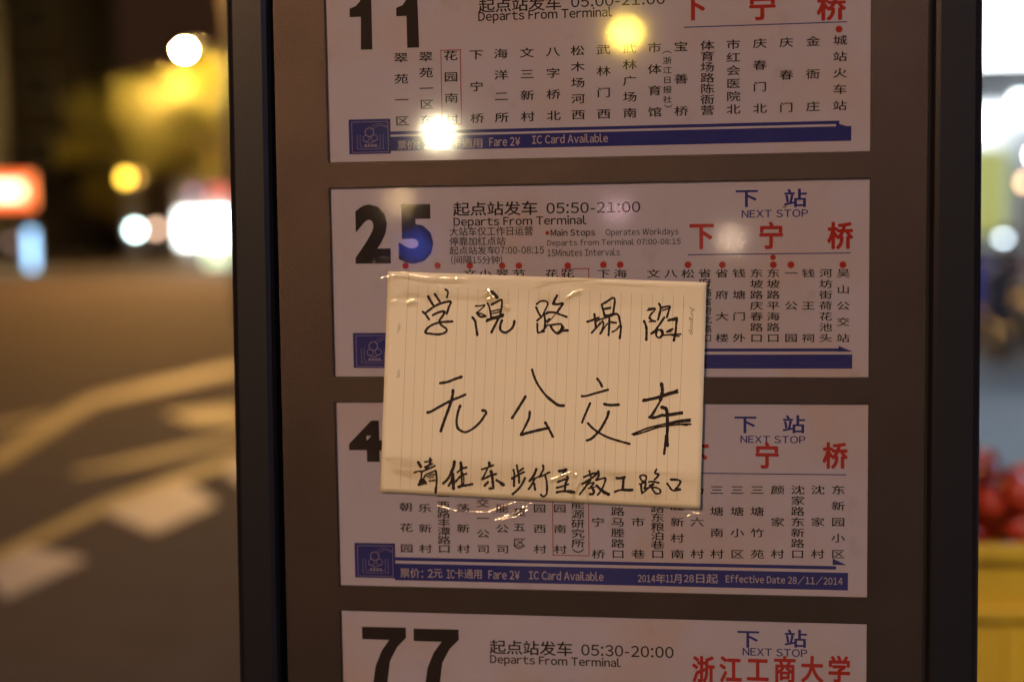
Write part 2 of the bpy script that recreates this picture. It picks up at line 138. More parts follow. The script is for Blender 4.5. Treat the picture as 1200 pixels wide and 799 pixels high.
INK = [[[1.82,[82.56,270.09],[84.39,273.52],[86.53,277.07]],[1.68,[88.28,268.15],[90.12,271.07],[92.27,274.19]],[1.4,[97.18,264.31],[99.23,265.87],[99.32,267.73],[98.32,270.94]],[1.61,[77.87,282.8],[80.35,285.31],[83.0,289.05]],[1.61,[80.07,283.87],[87.13,278.81],[93.5,275.87],[101.4,274.43],[100.05,278.89],[98.06,284.46]],[1.61,[86.36,285.65],[90.82,283.49],[96.2,282.59],[94.55,286.31],[91.63,290.64],[93.15,293.76],[97.81,297.51],[96.18,300.3],[91.1,301.66],[84.78,301.2],[79.74,300.06],[82.35,295.9],[86.84,293.24],[93.19,291.58],[102.66,291.0]]],[[1.12,[122.35,278.27],[126.42,278.11],[130.18,277.51],[127.0,280.89],[123.51,283.97]],[1.75,[123.51,283.97],[126.27,287.08],[130.66,286.79]],[1.26,[123.81,284.28],[126.94,284.6],[130.35,286.48]],[1.75,[119.68,287.66],[121.82,290.77],[122.67,296.35],[123.51,302.25]],[2.24,[136.6,266.76],[139.06,269.24],[140.58,271.41]],[1.33,[132.4,275.98],[134.02,279.7],[135.33,287.74]],[1.47,[135.81,277.24],[139.58,275.41],[143.98,273.28],[144.55,276.67],[143.52,282.84],[142.51,287.15]],[1.05,[135.41,282.79],[139.48,281.89],[143.23,281.11]],[1.05,[135.69,284.65],[139.45,284.05],[142.58,283.14]],[1.54,[135.64,287.74],[140.64,287.14],[145.35,285.31]],[1.19,[131.21,291.12],[136.24,289.29],[141.25,288.38],[145.64,286.55]],[1.12,[131.55,289.57],[135.63,288.23]],[1.68,[142.52,286.53],[139.31,292.7],[135.44,300.11]],[1.75,[144.34,290.25],[142.9,294.57],[143.27,298.59],[147.3,300.33],[151.7,297.69],[153.92,294.61],[154.79,290.91]]],[[1.26,[173.34,277.1],[176.77,274.67],[181.09,274.69],[182.6,277.16],[179.74,283.28],[177.84,286.96],[173.46,290.63]],[1.54,[172.99,279.56],[174.79,283.87],[177.21,287.69]],[1.61,[179.71,285.74],[180.26,291.27],[179.88,296.19]],[1.61,[179.72,285.12],[182.2,284.52]],[1.4,[173.74,293.09],[174.26,300.49],[178.31,298.65],[180.82,295.58]],[1.33,[175.19,300.49],[179.53,299.58]],[1.26,[180.56,291.89],[183.99,289.14]],[1.12,[180.52,294.97],[183.31,294.24],[187.01,294.37]],[1.75,[190.39,270.16],[188.5,273.51],[187.23,276.88]],[1.61,[187.23,276.88],[190.92,277.21],[194.93,276.62],[192.73,280.28],[190.22,283.95]],[1.47,[181.9,283.9],[187.76,283.93],[193.28,285.8],[198.18,287.67]],[0.77,[189.6,284.56],[185.22,289.45],[182.09,292.51]],[1.61,[184.84,295.29],[186.96,298.68],[190.63,301.15],[194.35,299.01],[198.97,298.72]],[1.4,[184.54,294.37],[190.72,293.47],[194.1,294.09],[193.13,298.08],[190.64,300.54]],[1.26,[193.78,295.01],[195.62,296.25],[193.75,298.09]]],[[1.61,[215.0,291.73],[219.3,290.34],[224.21,288.52]],[1.61,[220.88,285.63],[221.45,290.22],[222.0,296.34]],[1.47,[218.59,300.74],[222.3,296.65],[226.01,292.69]],[1.26,[222.66,291.33],[225.42,289.93],[229.71,288.73],[232.77,287.22]],[1.61,[227.06,278.03],[227.94,281.7],[229.24,286.47]],[1.54,[227.37,277.42],[231.66,275.01],[235.95,272.29],[237.64,273.83],[237.1,279.31],[236.13,286.01]],[1.47,[229.16,281.4],[234.05,280.39]],[2.1,[229.42,286.9],[232.77,286.91],[236.44,285.53]],[1.54,[235.83,285.71],[240.09,285.91],[241.75,291.53],[242.43,297.64],[241.45,305.28]],[1.47,[233.08,286.91],[233.02,293.33],[232.32,302.81]],[1.26,[227.24,291.16],[228.32,293.31],[227.3,297.59],[225.62,301.56]],[1.05,[231.5,293.32],[229.03,296.37],[226.23,300.95]],[1.4,[234.86,292.11],[236.69,292.49],[238.51,292.62]],[1.12,[241.23,295.19],[238.77,298.24],[235.4,300.18]]],[[1.05,[264.19,282.63],[267.82,282.04],[270.66,281.45],[266.89,286.29],[265.36,288.71],[267.47,290.55],[270.18,291.29]],[1.05,[265.11,281.11],[269.94,280.84]],[1.12,[265.64,291.76],[267.76,291.58],[270.78,291.6]],[1.26,[267.8,284.77],[265.97,287.8],[267.77,290.85]],[1.68,[261.41,291.44],[263.19,296.92],[263.12,306.68]],[1.4,[273.59,277.22],[274.89,280.56],[274.14,285.41],[272.6,290.27]],[1.12,[273.85,284.2],[272.91,289.05]],[1.33,[274.77,280.86],[279.0,279.67],[282.31,279.69],[281.39,283.02],[279.85,288.48]],[1.05,[276.57,282.69],[281.09,281.2]],[1.47,[277.74,288.47],[274.09,293.92],[270.44,298.78],[266.79,301.81],[271.04,299.51]],[1.4,[271.64,298.78],[275.57,298.67],[276.58,301.84],[274.02,305.0],[271.13,303.16],[271.64,299.39]],[1.54,[274.67,298.79],[276.16,301.84],[274.63,304.27]],[1.12,[280.74,291.21],[283.15,290.92],[287.67,290.64]],[1.54,[281.35,290.61],[284.96,289.71],[287.85,289.0],[287.35,293.97],[286.84,300.04],[285.36,307.34]],[1.33,[279.79,300.02],[281.9,298.81],[284.44,297.91]],[1.05,[279.79,300.33],[283.1,299.73]],[1.19,[275.85,303.05],[281.88,302.46],[290.92,302.06]],[0.91,[283.69,303.07],[289.71,303.82]]],[[1.96,[91.52,342.44],[97.65,341.46],[103.38,339.2],[109.51,337.18]],[1.82,[80.0,367.11],[83.29,366.28],[89.08,363.02],[99.79,357.33],[107.17,354.32],[112.48,352.04]],[2.03,[102.23,348.45],[101.66,352.89],[100.17,358.53],[97.17,366.62],[93.73,375.53],[91.14,382.83]],[1.82,[108.09,361.32],[106.13,366.57],[104.77,373.85],[105.25,379.09],[107.47,381.91],[112.33,383.49],[118.88,380.21],[124.65,374.93],[128.38,369.68],[129.96,367.26],[128.86,365.49],[126.6,365.26]]],[[1.61,[168.87,331.08],[170.24,336.12],[172.69,342.01],[176.41,347.89],[179.72,352.09],[183.05,355.45]],[2.03,[182.22,354.61],[186.38,357.96],[190.55,360.64],[194.75,360.88]],[1.82,[163.07,353.42],[160.21,358.07],[155.88,364.86],[151.53,371.49]],[1.68,[166.45,366.07],[165.96,370.73],[163.77,375.82],[158.98,385.17]],[2.03,[158.97,385.34],[164.08,383.86],[172.58,381.69],[181.9,379.51]],[1.82,[179.26,375.04],[181.07,378.24],[183.13,382.03],[185.35,386.67]]],[[1.68,[222.68,338.55],[224.86,341.32],[226.56,344.88]],[1.61,[209.72,353.03],[213.68,352.7],[220.03,350.85],[231.5,347.64]],[1.61,[216.63,358.81],[214.76,363.19],[211.92,369.58],[209.88,374.78]],[1.96,[228.48,359.4],[230.99,360.1],[234.93,360.24],[240.05,359.9]],[1.75,[231.89,365.5],[230.91,369.47],[228.5,374.26],[225.28,379.86],[222.08,383.87],[217.28,388.29],[213.7,389.68]],[1.61,[214.64,375.3],[218.17,379.11],[222.88,382.66],[228.39,385.81],[233.11,387.77],[239.41,389.71],[248.84,392.26]]],[[2.24,[275.2,342.65],[275.85,348.78],[274.25,355.79]],[1.47,[275.59,348.78],[274.43,355.79],[269.87,363.71],[265.49,370.32]],[1.12,[273.38,357.55],[269.42,365.91],[266.8,369.44]],[2.17,[265.49,370.15],[269.83,370.3],[275.91,368.24]],[1.26,[275.91,368.24],[283.71,366.97],[291.93,365.79]],[1.26,[276.78,369.12],[284.57,368.2],[291.92,366.93]],[1.4,[259.93,356.73],[264.71,356.01],[272.53,353.87],[280.34,351.39],[288.13,347.69]],[1.26,[260.37,355.67],[267.33,354.5],[273.41,352.73],[282.07,349.64],[287.26,348.74]],[1.12,[261.23,356.9],[273.4,354.22],[280.33,351.83],[288.55,349.62]],[2.45,[275.52,361.93],[278.71,363.23],[279.81,368.05]],[2.1,[279.56,366.29],[279.85,377.71],[279.46,385.62],[279.67,393.55]],[1.68,[278.86,384.75],[277.94,392.68],[277.03,400.18]],[1.19,[251.02,384.25],[255.83,382.27],[264.56,378.86],[279.34,375.07],[288.87,372.82],[298.37,371.62]],[1.19,[252.32,384.77],[258.44,383.14],[273.25,378.19],[288.86,375.89],[298.79,375.65]],[1.05,[279.33,376.39],[288.87,374.14],[298.36,373.2]],[0.91,[288.86,375.45],[295.76,376.72]]],[[2.1,[71.3,409.38],[73.42,413.05]],[1.26,[67.55,418.13],[72.52,416.87],[74.02,418.32],[73.35,424.05],[72.58,426.78]],[1.4,[73.32,417.62],[76.92,416.11],[80.79,414.44],[85.49,412.22]],[1.33,[77.06,409.05],[80.09,408.47],[82.84,407.52]],[1.33,[76.7,413.4],[80.3,411.73],[83.33,410.61]],[1.68,[81.51,406.02],[81.73,408.73],[80.29,412.0],[77.77,414.85]],[1.19,[75.97,422.38],[77.66,419.91],[81.81,417.96],[86.12,416.28]],[1.61,[86.12,416.28],[86.79,421.17],[86.68,426.61],[85.74,435.06]],[1.47,[85.66,430.97],[85.42,434.79]],[1.05,[78.73,421.53],[81.78,419.87],[85.07,419.56]],[0.98,[80.63,422.33],[83.93,421.47]],[1.26,[80.57,425.16],[84.97,424.56]],[2.38,[73.45,424.59],[72.29,427.87]],[2.1,[75.11,424.03],[77.25,427.0]],[1.82,[71.18,428.43],[75.04,427.3]]],[[2.24,[102.2,408.52],[101.3,413.4],[99.31,417.76]],[1.82,[99.59,417.22],[97.04,422.13],[94.8,424.87],[92.3,427.08]],[2.38,[100.38,418.84],[100.94,423.71],[100.96,431.32]],[1.68,[96.91,428.92],[99.16,425.36],[100.04,422.1]],[2.24,[107.63,409.54],[108.1,413.33]],[1.54,[104.76,417.43],[108.08,414.68],[112.34,413.28]],[1.54,[102.98,425.43],[105.48,422.57],[107.98,420.27],[112.25,418.59]],[1.96,[107.82,413.87],[108.29,418.2]],[1.19,[108.02,417.66],[108.22,422.0],[108.38,427.96]],[0.98,[109.37,418.19],[109.99,423.06],[109.75,427.4]],[2.1,[105.35,429.9],[108.91,428.61]],[1.82,[108.91,428.77],[113.28,428.17],[117.1,427.31]]],[[1.96,[131.68,409.02],[132.01,412.26]],[1.4,[125.36,414.87],[129.72,413.36],[135.16,411.15]],[1.33,[130.54,413.09],[128.01,418.52],[125.49,423.14]],[1.61,[125.49,423.14],[129.59,421.47],[132.86,419.81],[137.47,418.57]],[2.1,[133.19,416.3],[134.18,421.69],[134.63,427.09],[134.74,430.33]],[1.68,[134.74,430.6],[131.6,430.92]],[1.82,[130.33,425.52],[127.57,428.53]],[1.82,[137.66,423.81],[140.34,425.4],[141.67,426.46]],[2.52,[141.67,426.46],[143.27,427.52]]],[[1.61,[152.09,415.01],[152.74,418.23],[152.52,422.55],[152.27,428.49]],[1.54,[150.63,422.3],[153.35,420.65],[156.61,418.73],[160.94,416.63]],[1.47,[155.0,410.94],[155.58,415.51],[156.58,420.34],[156.67,425.73]],[1.4,[156.1,416.68],[158.28,414.94],[160.34,413.57]],[1.68,[161.67,421.63],[159.18,426.78],[155.34,431.69],[150.98,435.42]]],[[1.75,[171.28,414.07],[169.34,418.93],[165.51,424.09]],[1.54,[169.84,421.88],[167.35,427.03],[164.61,430.95]],[1.68,[169.25,425.93],[170.08,431.31]],[1.33,[168.21,422.98],[172.26,420.78],[176.03,419.66],[179.8,417.73],[182.38,416.52]],[1.47,[176.95,410.79],[177.28,414.0],[175.79,416.97],[174.14,420.49]],[1.54,[178.61,418.82],[179.81,424.72],[180.07,430.1],[179.47,434.95],[176.87,437.03],[174.85,435.55]]],[[1.96,[190.24,415.47],[193.17,415.01],[196.49,414.06],[194.22,416.5],[192.6,418.66]],[1.61,[189.22,424.61],[193.08,423.05],[197.62,421.55]],[1.68,[196.84,419.95],[197.62,421.55],[195.71,425.6],[194.83,432.32]],[1.47,[188.2,429.45],[193.02,428.21],[197.83,426.38]],[1.75,[188.15,433.33],[191.36,432.53],[195.63,432.31],[199.1,432.43]],[2.24,[197.76,432.44],[202.29,433.03]]],[[1.54,[210.86,420.32],[214.86,418.51],[219.64,416.85]],[1.47,[215.42,415.19],[216.44,419.45]],[1.61,[209.47,425.96],[213.74,423.5],[218.02,420.5],[221.33,417.79]],[1.4,[221.5,416.45],[220.95,418.33]],[1.4,[216.4,422.66],[212.37,428.07],[209.95,431.32],[207.25,434.68]],[1.26,[212.65,426.46],[216.38,425.34],[219.3,424.87],[216.88,428.01]],[1.82,[216.88,428.01],[218.96,431.73],[218.41,434.15],[215.75,434.46]],[1.19,[214.74,429.64],[219.53,428.51]],[1.54,[222.83,415.1],[223.22,418.84],[220.91,422.71]],[1.4,[220.91,422.71],[224.89,421.6],[228.7,421.18],[227.49,426.27],[224.79,431.65],[222.11,435.01]],[2.1,[221.39,427.42],[224.8,430.58],[227.95,432.95]],[2.38,[227.43,432.69],[231.11,434.35]]],[[1.82,[237.99,420.8],[241.25,420.87],[244.53,419.92]],[1.68,[243.62,420.73],[243.22,425.54],[242.76,430.35]],[1.61,[236.41,432.3],[239.59,431.03],[243.28,430.45]],[2.03,[242.76,430.45],[247.49,430.71],[250.55,430.51]]],[[1.33,[257.05,420.04],[257.58,418.7],[259.68,418.14],[262.03,418.92],[262.01,421.84],[259.64,424.0],[257.57,420.83],[257.05,419.51]],[1.54,[259.38,423.2],[261.22,423.45],[261.73,425.84],[260.65,429.31]],[1.19,[256.74,425.63],[259.37,424.8],[262.0,424.13]],[1.54,[258.05,425.88],[258.19,429.61],[258.69,433.07]],[1.4,[258.69,433.07],[261.96,430.63],[265.12,427.82],[268.27,425.75]],[1.26,[261.18,429.04],[264.07,428.47]],[1.4,[270.7,413.24],[269.38,416.17],[272.4,417.47],[270.93,419.87],[269.08,421.6]],[1.33,[264.36,423.67],[267.77,423.37],[272.47,424.37]],[1.33,[265.13,426.33],[266.94,428.96],[269.28,432.66],[271.1,433.43]],[1.33,[266.95,428.43],[270.35,428.28],[273.74,430.47],[272.94,433.14],[270.32,433.18]],[1.12,[265.13,426.86],[267.76,424.96]]],[[1.47,[279.36,424.82],[281.07,427.19],[282.88,429.82],[285.48,430.58],[289.92,429.73]],[1.54,[282.4,421.43],[286.57,421.38],[290.1,422.93],[288.63,426.56],[286.27,429.35]],[1.19,[282.92,421.96],[286.57,421.91]],[1.4,[286.01,429.25],[289.66,429.2]]]]
LAMPS = {"yellow":[-2.894,-45.0,7.45],"white":[-10.976,-55.0,5.024],"amber":[-9.257,-40.0,2.182],"cream":[0.328,-30.0,1.082],"blue":[-7.716,-35.0,0.955],"pink":[-2.517,-35.0,1.797]}
MARK = [["y",[-4.63,7.37],[-4.84,7.75],[-5.46,10.38],[-5.57,11.1],[-5.17,14.03],[-4.81,12.98],[-5.23,10.39],[-4.7,8.2],[-4.45,7.25]],["y",[-5.63,9.06],[-5.43,9.95],[-5.29,9.5],[-5.4,8.64]],["y",[-3.95,7.22],[-3.73,7.85],[-3.41,8.9],[-3.3,8.58],[-3.61,7.56],[-3.87,7.11]],["y",[-4.44,9.88],[-4.01,10.43],[-3.55,9.43],[-3.91,9.27]],["y",[-3.31,4.79],[-3.33,6.29],[-3.11,8.13],[-2.97,7.72],[-3.21,6.02],[-3.2,4.59]],["w",[-3.24,6.06],[-2.72,5.55],[-2.65,6.29],[-3.1,6.93]],["w",[-3.18,4.74],[-2.85,4.28],[-2.81,4.98],[-3.22,5.21]],["w",[-2.98,7.28],[-2.98,7.93],[-2.68,7.36],[-2.64,6.74]]]
paper = [[48.9,248.9],[311.9,260.3],[306.1,445.8],[38.0,435.3]]
TAPE = [{"q":[[36.5,236.0],[321.4,251.4],[321.4,281.6],[34.3,267.9]],"r":[[0.5,0.9,[43.3,254.5],[60.8,249.7],[82.4,254.1],[114.7,255.1]],[0.5,0.8,[48.0,274.4],[56.0,273.0]],[0.6,1,[65.4,274.5],[70.5,271.7],[74.8,274.6]],[0.8,1.2,[130.8,268.6],[133.7,265.1],[137.9,270.7],[132.9,272.1]],[0.8,0.9,[146.4,276.4],[152.0,278.6]],[0.5,0.8,[198.6,270.5],[204.3,267.0],[210.6,265.7]],[0.4,0.8,[223.9,256.7],[248.8,258.3],[270.9,259.2]],[0.4,0.7,[38.7,264.4],[42.0,250.2],[44.4,237.5]],[0.4,0.7,[173.5,260.5],[189.0,255.7],[223.9,253.3]]]},{"q":[[9.0,399.6],[337.5,416.2],[337.4,455.6],[6.3,444.9]],"r":[[0.45,0.7,[87.3,445.2],[107.6,450.0],[129.3,450.4],[152.4,441.4]],[0.7,1.1,[136.4,456.8],[150.8,451.5],[166.7,441.9]],[0.45,0.7,[139.2,456.7],[153.7,453.6],[164.5,446.9]],[0.5,1,[184.1,421.6],[190.5,418.7],[199.8,415.0]],[0.7,1,[203.3,417.1],[206.1,415.6]],[0.45,0.7,[296.1,450.6],[300.3,447.7],[305.8,448.3]],[0.4,0.8,[307.2,447.6],[319.6,436.8],[318.3,422.8],[326.5,413.6]],[0.4,0.7,[17.6,408.3],[18.7,422.8],[25.7,441.0]],[0.4,0.6,[199.4,449.3],[202.4,434.9],[209.6,420.6]],[0.4,0.6,[220.6,448.9],[215.1,434.8],[213.8,424.1]],[0.4,0.6,[82.7,418.5],[89.9,421.3],[99.4,421.9]]]}]
H = 157.91
G = 21.58
ZT = 1.7568

def bw(x, y, z=0.):           # board millimetres (x right, y down, z out of the face) -> metres
    return Vector((x/1000-.22, -z/1000, ZT-y/1000))

# ------------------------------------------------------------------ lettering
fc = bpy.data.curves.new('glyphs', 'FONT'); fc.resolution_u = 3
fo = bpy.data.objects.new('glyphs', fc); C.objects.link(fo)
GC = {}
def glyph(s, wt):
    k = (s, wt)
    if k not in GC:
        fc.body = s; fc.offset = wt
        bpy.context.view_layer.update()
        me = bpy.data.meshes.new_from_object(fo.evaluated_get(bpy.context.evaluated_depsgraph_get()))
        GC[k] = ([tuple(v.co) for v in me.vertices], [tuple(p.vertices) for p in me.polygons])
        bpy.data.meshes.remove(me)
    return GC[k]
def line_of(txt):             # a line set letter by letter from the wide sans letters
    V_ = []; F_ = []; x = 0
    for c in txt:
        if c == ' ': x += .30; continue
        if c == '-':
            o = len(V_); V_ += [(x+.08, .24, 0), (x+.36, .24, 0), (x+.36, .31, 0), (x+.08, .31, 0)]; F_.append((o, o+1, o+2, o+3)); x += .44; continue
        vs, fs = glyph('\uffe5' if c == '¥' else c if ord(c) > 127 else chr(ord(c)+0xFEE0), 0)
        x0, x1 = min(v[0] for v in vs), max(v[0] for v in vs)
        sb = .055 if c not in '1:-/.' else .085
        o = len(V_); V_ += [(v[0]-x0+x+sb, v[1], 0) for v in vs]; F_ += [tuple(i+o for i in f) for f in fs]
        x += x1-x0+2*sb
    return V_, F_
class Print:                  # collects flat print on the board plane
    def __init__(s, z): s.v = []; s.f = []; s.z = z
    def add(s, vs, fs, fn):
        o = len(s.v); s.v += [bw(*fn(x, y), s.z) for x, y, _ in vs]; s.f += [tuple(i+o for i in f) for f in fs]
    def fit(s, txt, wt, b):   # Latin string scaled into box b = (x, y centre, w, h)
        if wt > .04: vs, fs = glyph(txt, wt)
        else: vs, fs = line_of(txt)
        x0, x1 = min(v[0] for v in vs), max(v[0] for v in vs); y0, y1 = min(v[1] for v in vs), max(v[1] for v in vs)
        s.bold(vs, fs, 0 if wt > .04 else wt, lambda x, y: (b[0]+(x-x0)/(x1-x0)*b[2], b[1]-((y-y0)/(y1-y0)-.5)*b[3]))
    def bold(s, vs, fs, wt, fn):   # heavier strokes by overlaying slightly shifted copies
        ds = [(0, 0)] if wt <= 0 else [(0, 0), (wt, 0), (-wt, 0), (0, wt*.8), (0, -wt*.8)] + ([(wt*.7, wt*.6), (-wt*.7, wt*.6), (wt*.7, -wt*.6), (-wt*.7, -wt*.6)] if wt > .015 else [])
        for dx, dy in ds: s.add(vs, fs, lambda x, y: fn(x+dx, y+dy)); s.z += .0015
        s.z -= .0015*len(ds)
    def cell(s, ch, wt, cx, cy, w, h):
        vs, fs = glyph(ch, 0)
        s.bold(vs, fs, wt, lambda x, y: (cx+(x-.5)*w, cy-(y-.36)*h))
    def poly(s, pts):
        o = len(s.v); s.v += [bw(x, y, s.z) for x, y in pts]; s.f.append(tuple(range(o, o+len(pts))))
    def rect(s, x0, y0, x1, y1): s.poly([(x0, y0), (x0, y1), (x1, y1), (x1, y0)])
    def disc(s, cx, cy, r, n=24): s.poly([(cx+r*math.cos(-t*2*math.pi/n), cy+r*math.sin(-t*2*math.pi/n)) for t in range(n)])
    def stroke(s, pts, w, closed=False, rough=0., seed=0):
        P = [Vector(p) for p in pts]
        # Catmull-Rom smoothing
        Q = []
        for i in range(len(P)-1):
            p0, p1, p2, p3 = P[max(i-1, 0)], P[i], P[i+1], P[min(i+2, len(P)-1)]
            k = max(3, int((p2-p1).length/.5))
            for j in range(k):
                t = j/k
                Q.append(.5*((2*p1)+(p2-p0)*t+(2*p0-5*p1+4*p2-p3)*t*t+(3*p1-p0-3*p2+p3)*t**3))
        Q.append(P[-1])
        L = R = None; o = len(s.v); n = len(Q); a = []; b = []
        for i, q in enumerate(Q):
            d = (Q[min(i+1, n-1)]-Q[max(i-1, 0)]); d = d.normalized() if d.length > 1e-6 else Vector((1, 0))
            nn = Vector((-d.y, d.x)); e = min(i, n-1-i)/max(1, n-1)
            hw = w/2*(1+rough*noise.noise(Vector((q.x*.5+seed, q.y*.5, seed*3.1))) + rough*.5*(1-min(1, e*6)))
            a.append(q+nn*hw*(1+rough*.35*noise.noise(Vector((q.x*2.5, q.y*2.5, seed))))); b.append(q-nn*hw*(1+rough*.35*noise.noise(Vector((q.x*2.5, q.y*2.5, seed+9)))))
        s.v += [bw(p.x, p.y, s.z) for p in a]+[bw(p.x, p.y, s.z) for p in b]
        s.f += [(o+i, o+i+1, o+n+i+1, o+n+i) for i in range(n-1)]
        if rough:
            for q in (Q[0], Q[-1]): s.z += .004; s.disc(q.x, q.y, w*.52, 12)
        s.z += .004
    def build(s, name, m, parent=None):
        me = bpy.data.meshes.new(name); me.from_pydata(s.v, [], s.f); me.update()
        return link(name, me, m, parent)

INKM = dict(black=mat('print_black', (.018, .014, .014), .6, spec=.1), blue=mat('print_blue', (.024, .032, .24), .6, spec=.1),
            red=mat('print_red', (.36, .026, .022), .6, spec=.1), white=mat('print_white', (.40, .37, .48), .6, spec=.1))

# ------------------------------------------------------------------ the bus stop sign
plate_m = mat('plate_paint', (.056, .042, .037), .37, .85, var=.25, vs=14, bump=.3, bs=900)
post_m = mat('post_paint', (.006, .0055, .009), .36, .3, var=.2, vs=12, bump=.1, bs=600)
panel_m = mat('panel_sheet', (.47, .49, .69), .6, var=.09, vs=4, bump=0)
def stain(m, scale, lo, hi, col, amt, seed):     # another layer of dirt over the base colour
    nt = m.node_tree; p = nt.nodes['Principled BSDF']; src = p.inputs['Base Color'].links[0].from_socket
    tc = nt.nodes.new('ShaderNodeTexCoord'); mp = nt.nodes.new('ShaderNodeMapping'); mp.inputs['Location'].default_value = (seed, seed*2, 0)
    n = nt.nodes.new('ShaderNodeTexNoise'); n.inputs['Scale'].default_value = scale; n.inputs['Detail'].default_value = 5
    r = nt.nodes.new('ShaderNodeMapRange'); r.inputs[1].default_value = lo; r.inputs[2].default_value = hi; r.inputs[4].default_value = amt
    mx = nt.nodes.new('ShaderNodeMix'); mx.data_type = 'RGBA'; mx.inputs[7].default_value = (*col, 1)
    nt.links.new(tc.outputs['Object'], mp.inputs[0]); nt.links.new(mp.outputs[0], n.inputs['Vector']); nt.links.new(n.outputs['Fac'], r.inputs[0])
    nt.links.new(r.outputs[0], mx.inputs[0]); nt.links.new(src, mx.inputs[6]); nt.links.new(mx.outputs[2], p.inputs['Base Color'])
stain(panel_m, 9, .5, .75, (.50, .36, .26), .55, 3); stain(panel_m, 75, .76, .79, (.08, .06, .05), .8, 11); stain(panel_m, 30, .62, .8, (.28, .26, .34), .5, 7)
cover_m = clear_mat('acrylic', .05, 1.5, (.97, .96, .98), haze=.006, hs=25)
groove_m = mat('groove_rubber', (.008, .008, .008), .8)
HG = H+G
sign = thing('bus_stop_sign', 'dark metal bus stop sign listing routes 11, 25, 4 and 77', 'bus stop sign', (0, 0, 0))
TOPY, BOTY = -95., 1000.
def lx(y): return -82.5-(y-20)*.0125     # the left post leans very slightly
def rx(y): return 523.6+(y-43)*.005
# face plate with four openings
xs = [-44.5, 0, 440, 483.5]; ys = [TOPY] + [q for k in range(4) for q in (k*HG, k*HG+H)] + [BOTY]
bm = bmesh.new(); V = {}
for zi, z in enumerate((0., -3.5)):
    for i, x in enumerate(xs):
        for j, y in enumerate(ys):
            xx = x-(y-90)*.0065 if i == 0 else x
            V[zi, i, j] = bm.verts.new(bw(xx, y, z))
hole = lambda i, j: i == 1 and j % 2 == 1 and j < 8
for i in range(3):
    for j in range(len(ys)-1):
        if hole(i, j):
            q = [(i, j), (i, j+1), (i+1, j+1), (i+1, j)]
            for a, b in zip(q, q[1:]+q[:1]): bm.faces.new((V[0, a[0], a[1]], V[0, b[0], b[1]], V[1, b[0], b[1]], V[1, a[0], a[1]]))
        else:
            bm.faces.new((V[0, i, j], V[0, i, j+1], V[0, i+1, j+1], V[0, i+1, j]))
            bm.faces.new((V[1, i, j], V[1, i+1, j], V[1, i+1, j+1], V[1, i, j+1]))
bmesh.ops.recalc_face_normals(bm, faces=bm.faces)
es = [e for e in bm.edges if all(abs(v.co.y) < 1e-6 for v in e.verts) and any(abs(f.normal.y) < .5 for f in e.link_faces)]
bmesh.ops.bevel(bm, geom=es, offset=.0007, segments=2, affect='EDGES')
link('face_plate', bm, plate_m, sign)
def post_prism(xa, xb, name):
    bm = bmesh.new(); sec = []
    for y in (TOPY-15, (ZT+.35)*1000-350):
        x0, x1 = xa(y), xb(y)
        sec.append([bm.verts.new(bw(x, y, z)) for x, z in ((x0, -62), (x0, 3), (x0+2.5, 6.5), (x0+6, 8), (x1-6, 8), (x1-2, 6.5), (x1, 3), (x1, -62))])
    a, b = sec
    for t in range(8): bm.faces.new((a[t], a[(t+1) % 8], b[(t+1) % 8], b[t]))
    bm.faces.new(a[::-1]); bm.faces.new(b); bmesh.ops.recalc_face_normals(bm, faces=bm.faces)
    return link(name, bm, post_m, sign)
post_prism(lx, lambda y: lx(y)+36.5, 'post')
post_prism(lambda y: 486.0, rx, 'post')
bm = bmesh.new()
box(bm, -.30, .265, .045, .06, ZT-1.0, ZT+.1)
link('back_plate', bm, groove_m, sign)
bm = bmesh.new(); box(bm, -.33, .33, -.012, .07, ZT+.11, ZT+.16, bev=.006); link('top_cap', bm, post_m, sign)
for x in (-.3015, .2643): link('groove', BX(x-.003, x+.003, .002, .04, ZT-1.0, ZT+.095), groove_m, sign)

def emblem(par, x, yc, w, h, z):
    P = Print(z); fx = lambda u: x+(u-168)/317*w; fy = lambda v: yc+((v-371)/271-.5)*h
    P.stroke([(fx(192), fy(392)), (fx(192), fy(628))], .45); P.stroke([(fx(192), fy(628)), (fx(466), fy(628))], .45)
    P.stroke([(fx(466), fy(628)), (fx(466), fy(392))], .45); P.stroke([(fx(466), fy(392)), (fx(192), fy(392))], .45)
    for d in (0, 22): P.stroke([(fx(232+d), fy(492)), (fx(232+d), fy(585-d*.6)), (fx(245+d), fy(602-d*.8)), (fx(415-d), fy(602-d*.8)), (fx(428-d), fy(585-d*.6)), (fx(428-d), fy(492))], .35)
    for cx, cy, r, w_ in ((325, 473, 33, .7), (300, 520, 24, .5), (362, 518, 24, .5)):
        P.stroke([(fx(cx+r*math.cos(t*math.pi/6)), fy(cy+r*math.sin(t*math.pi/6))) for t in range(13)], w_)
    P.stroke([(fx(275), fy(535)), (fx(325), fy(555)), (fx(385), fy(530))], .6)
    for d in (0, 14): P.stroke([(fx(335+d), fy(442+d)), (fx(365+d), fy(418+d)), (fx(410), fy(408+d)), (fx(462), fy(432+d*.5))], .3)
    for k in range(4): P.rect(fx(286+k*25), fy(566), fx(304+k*25), fy(584))
    P.build('emblem_mark', mat('print_pale', (.22, .2, .36), .5), par)

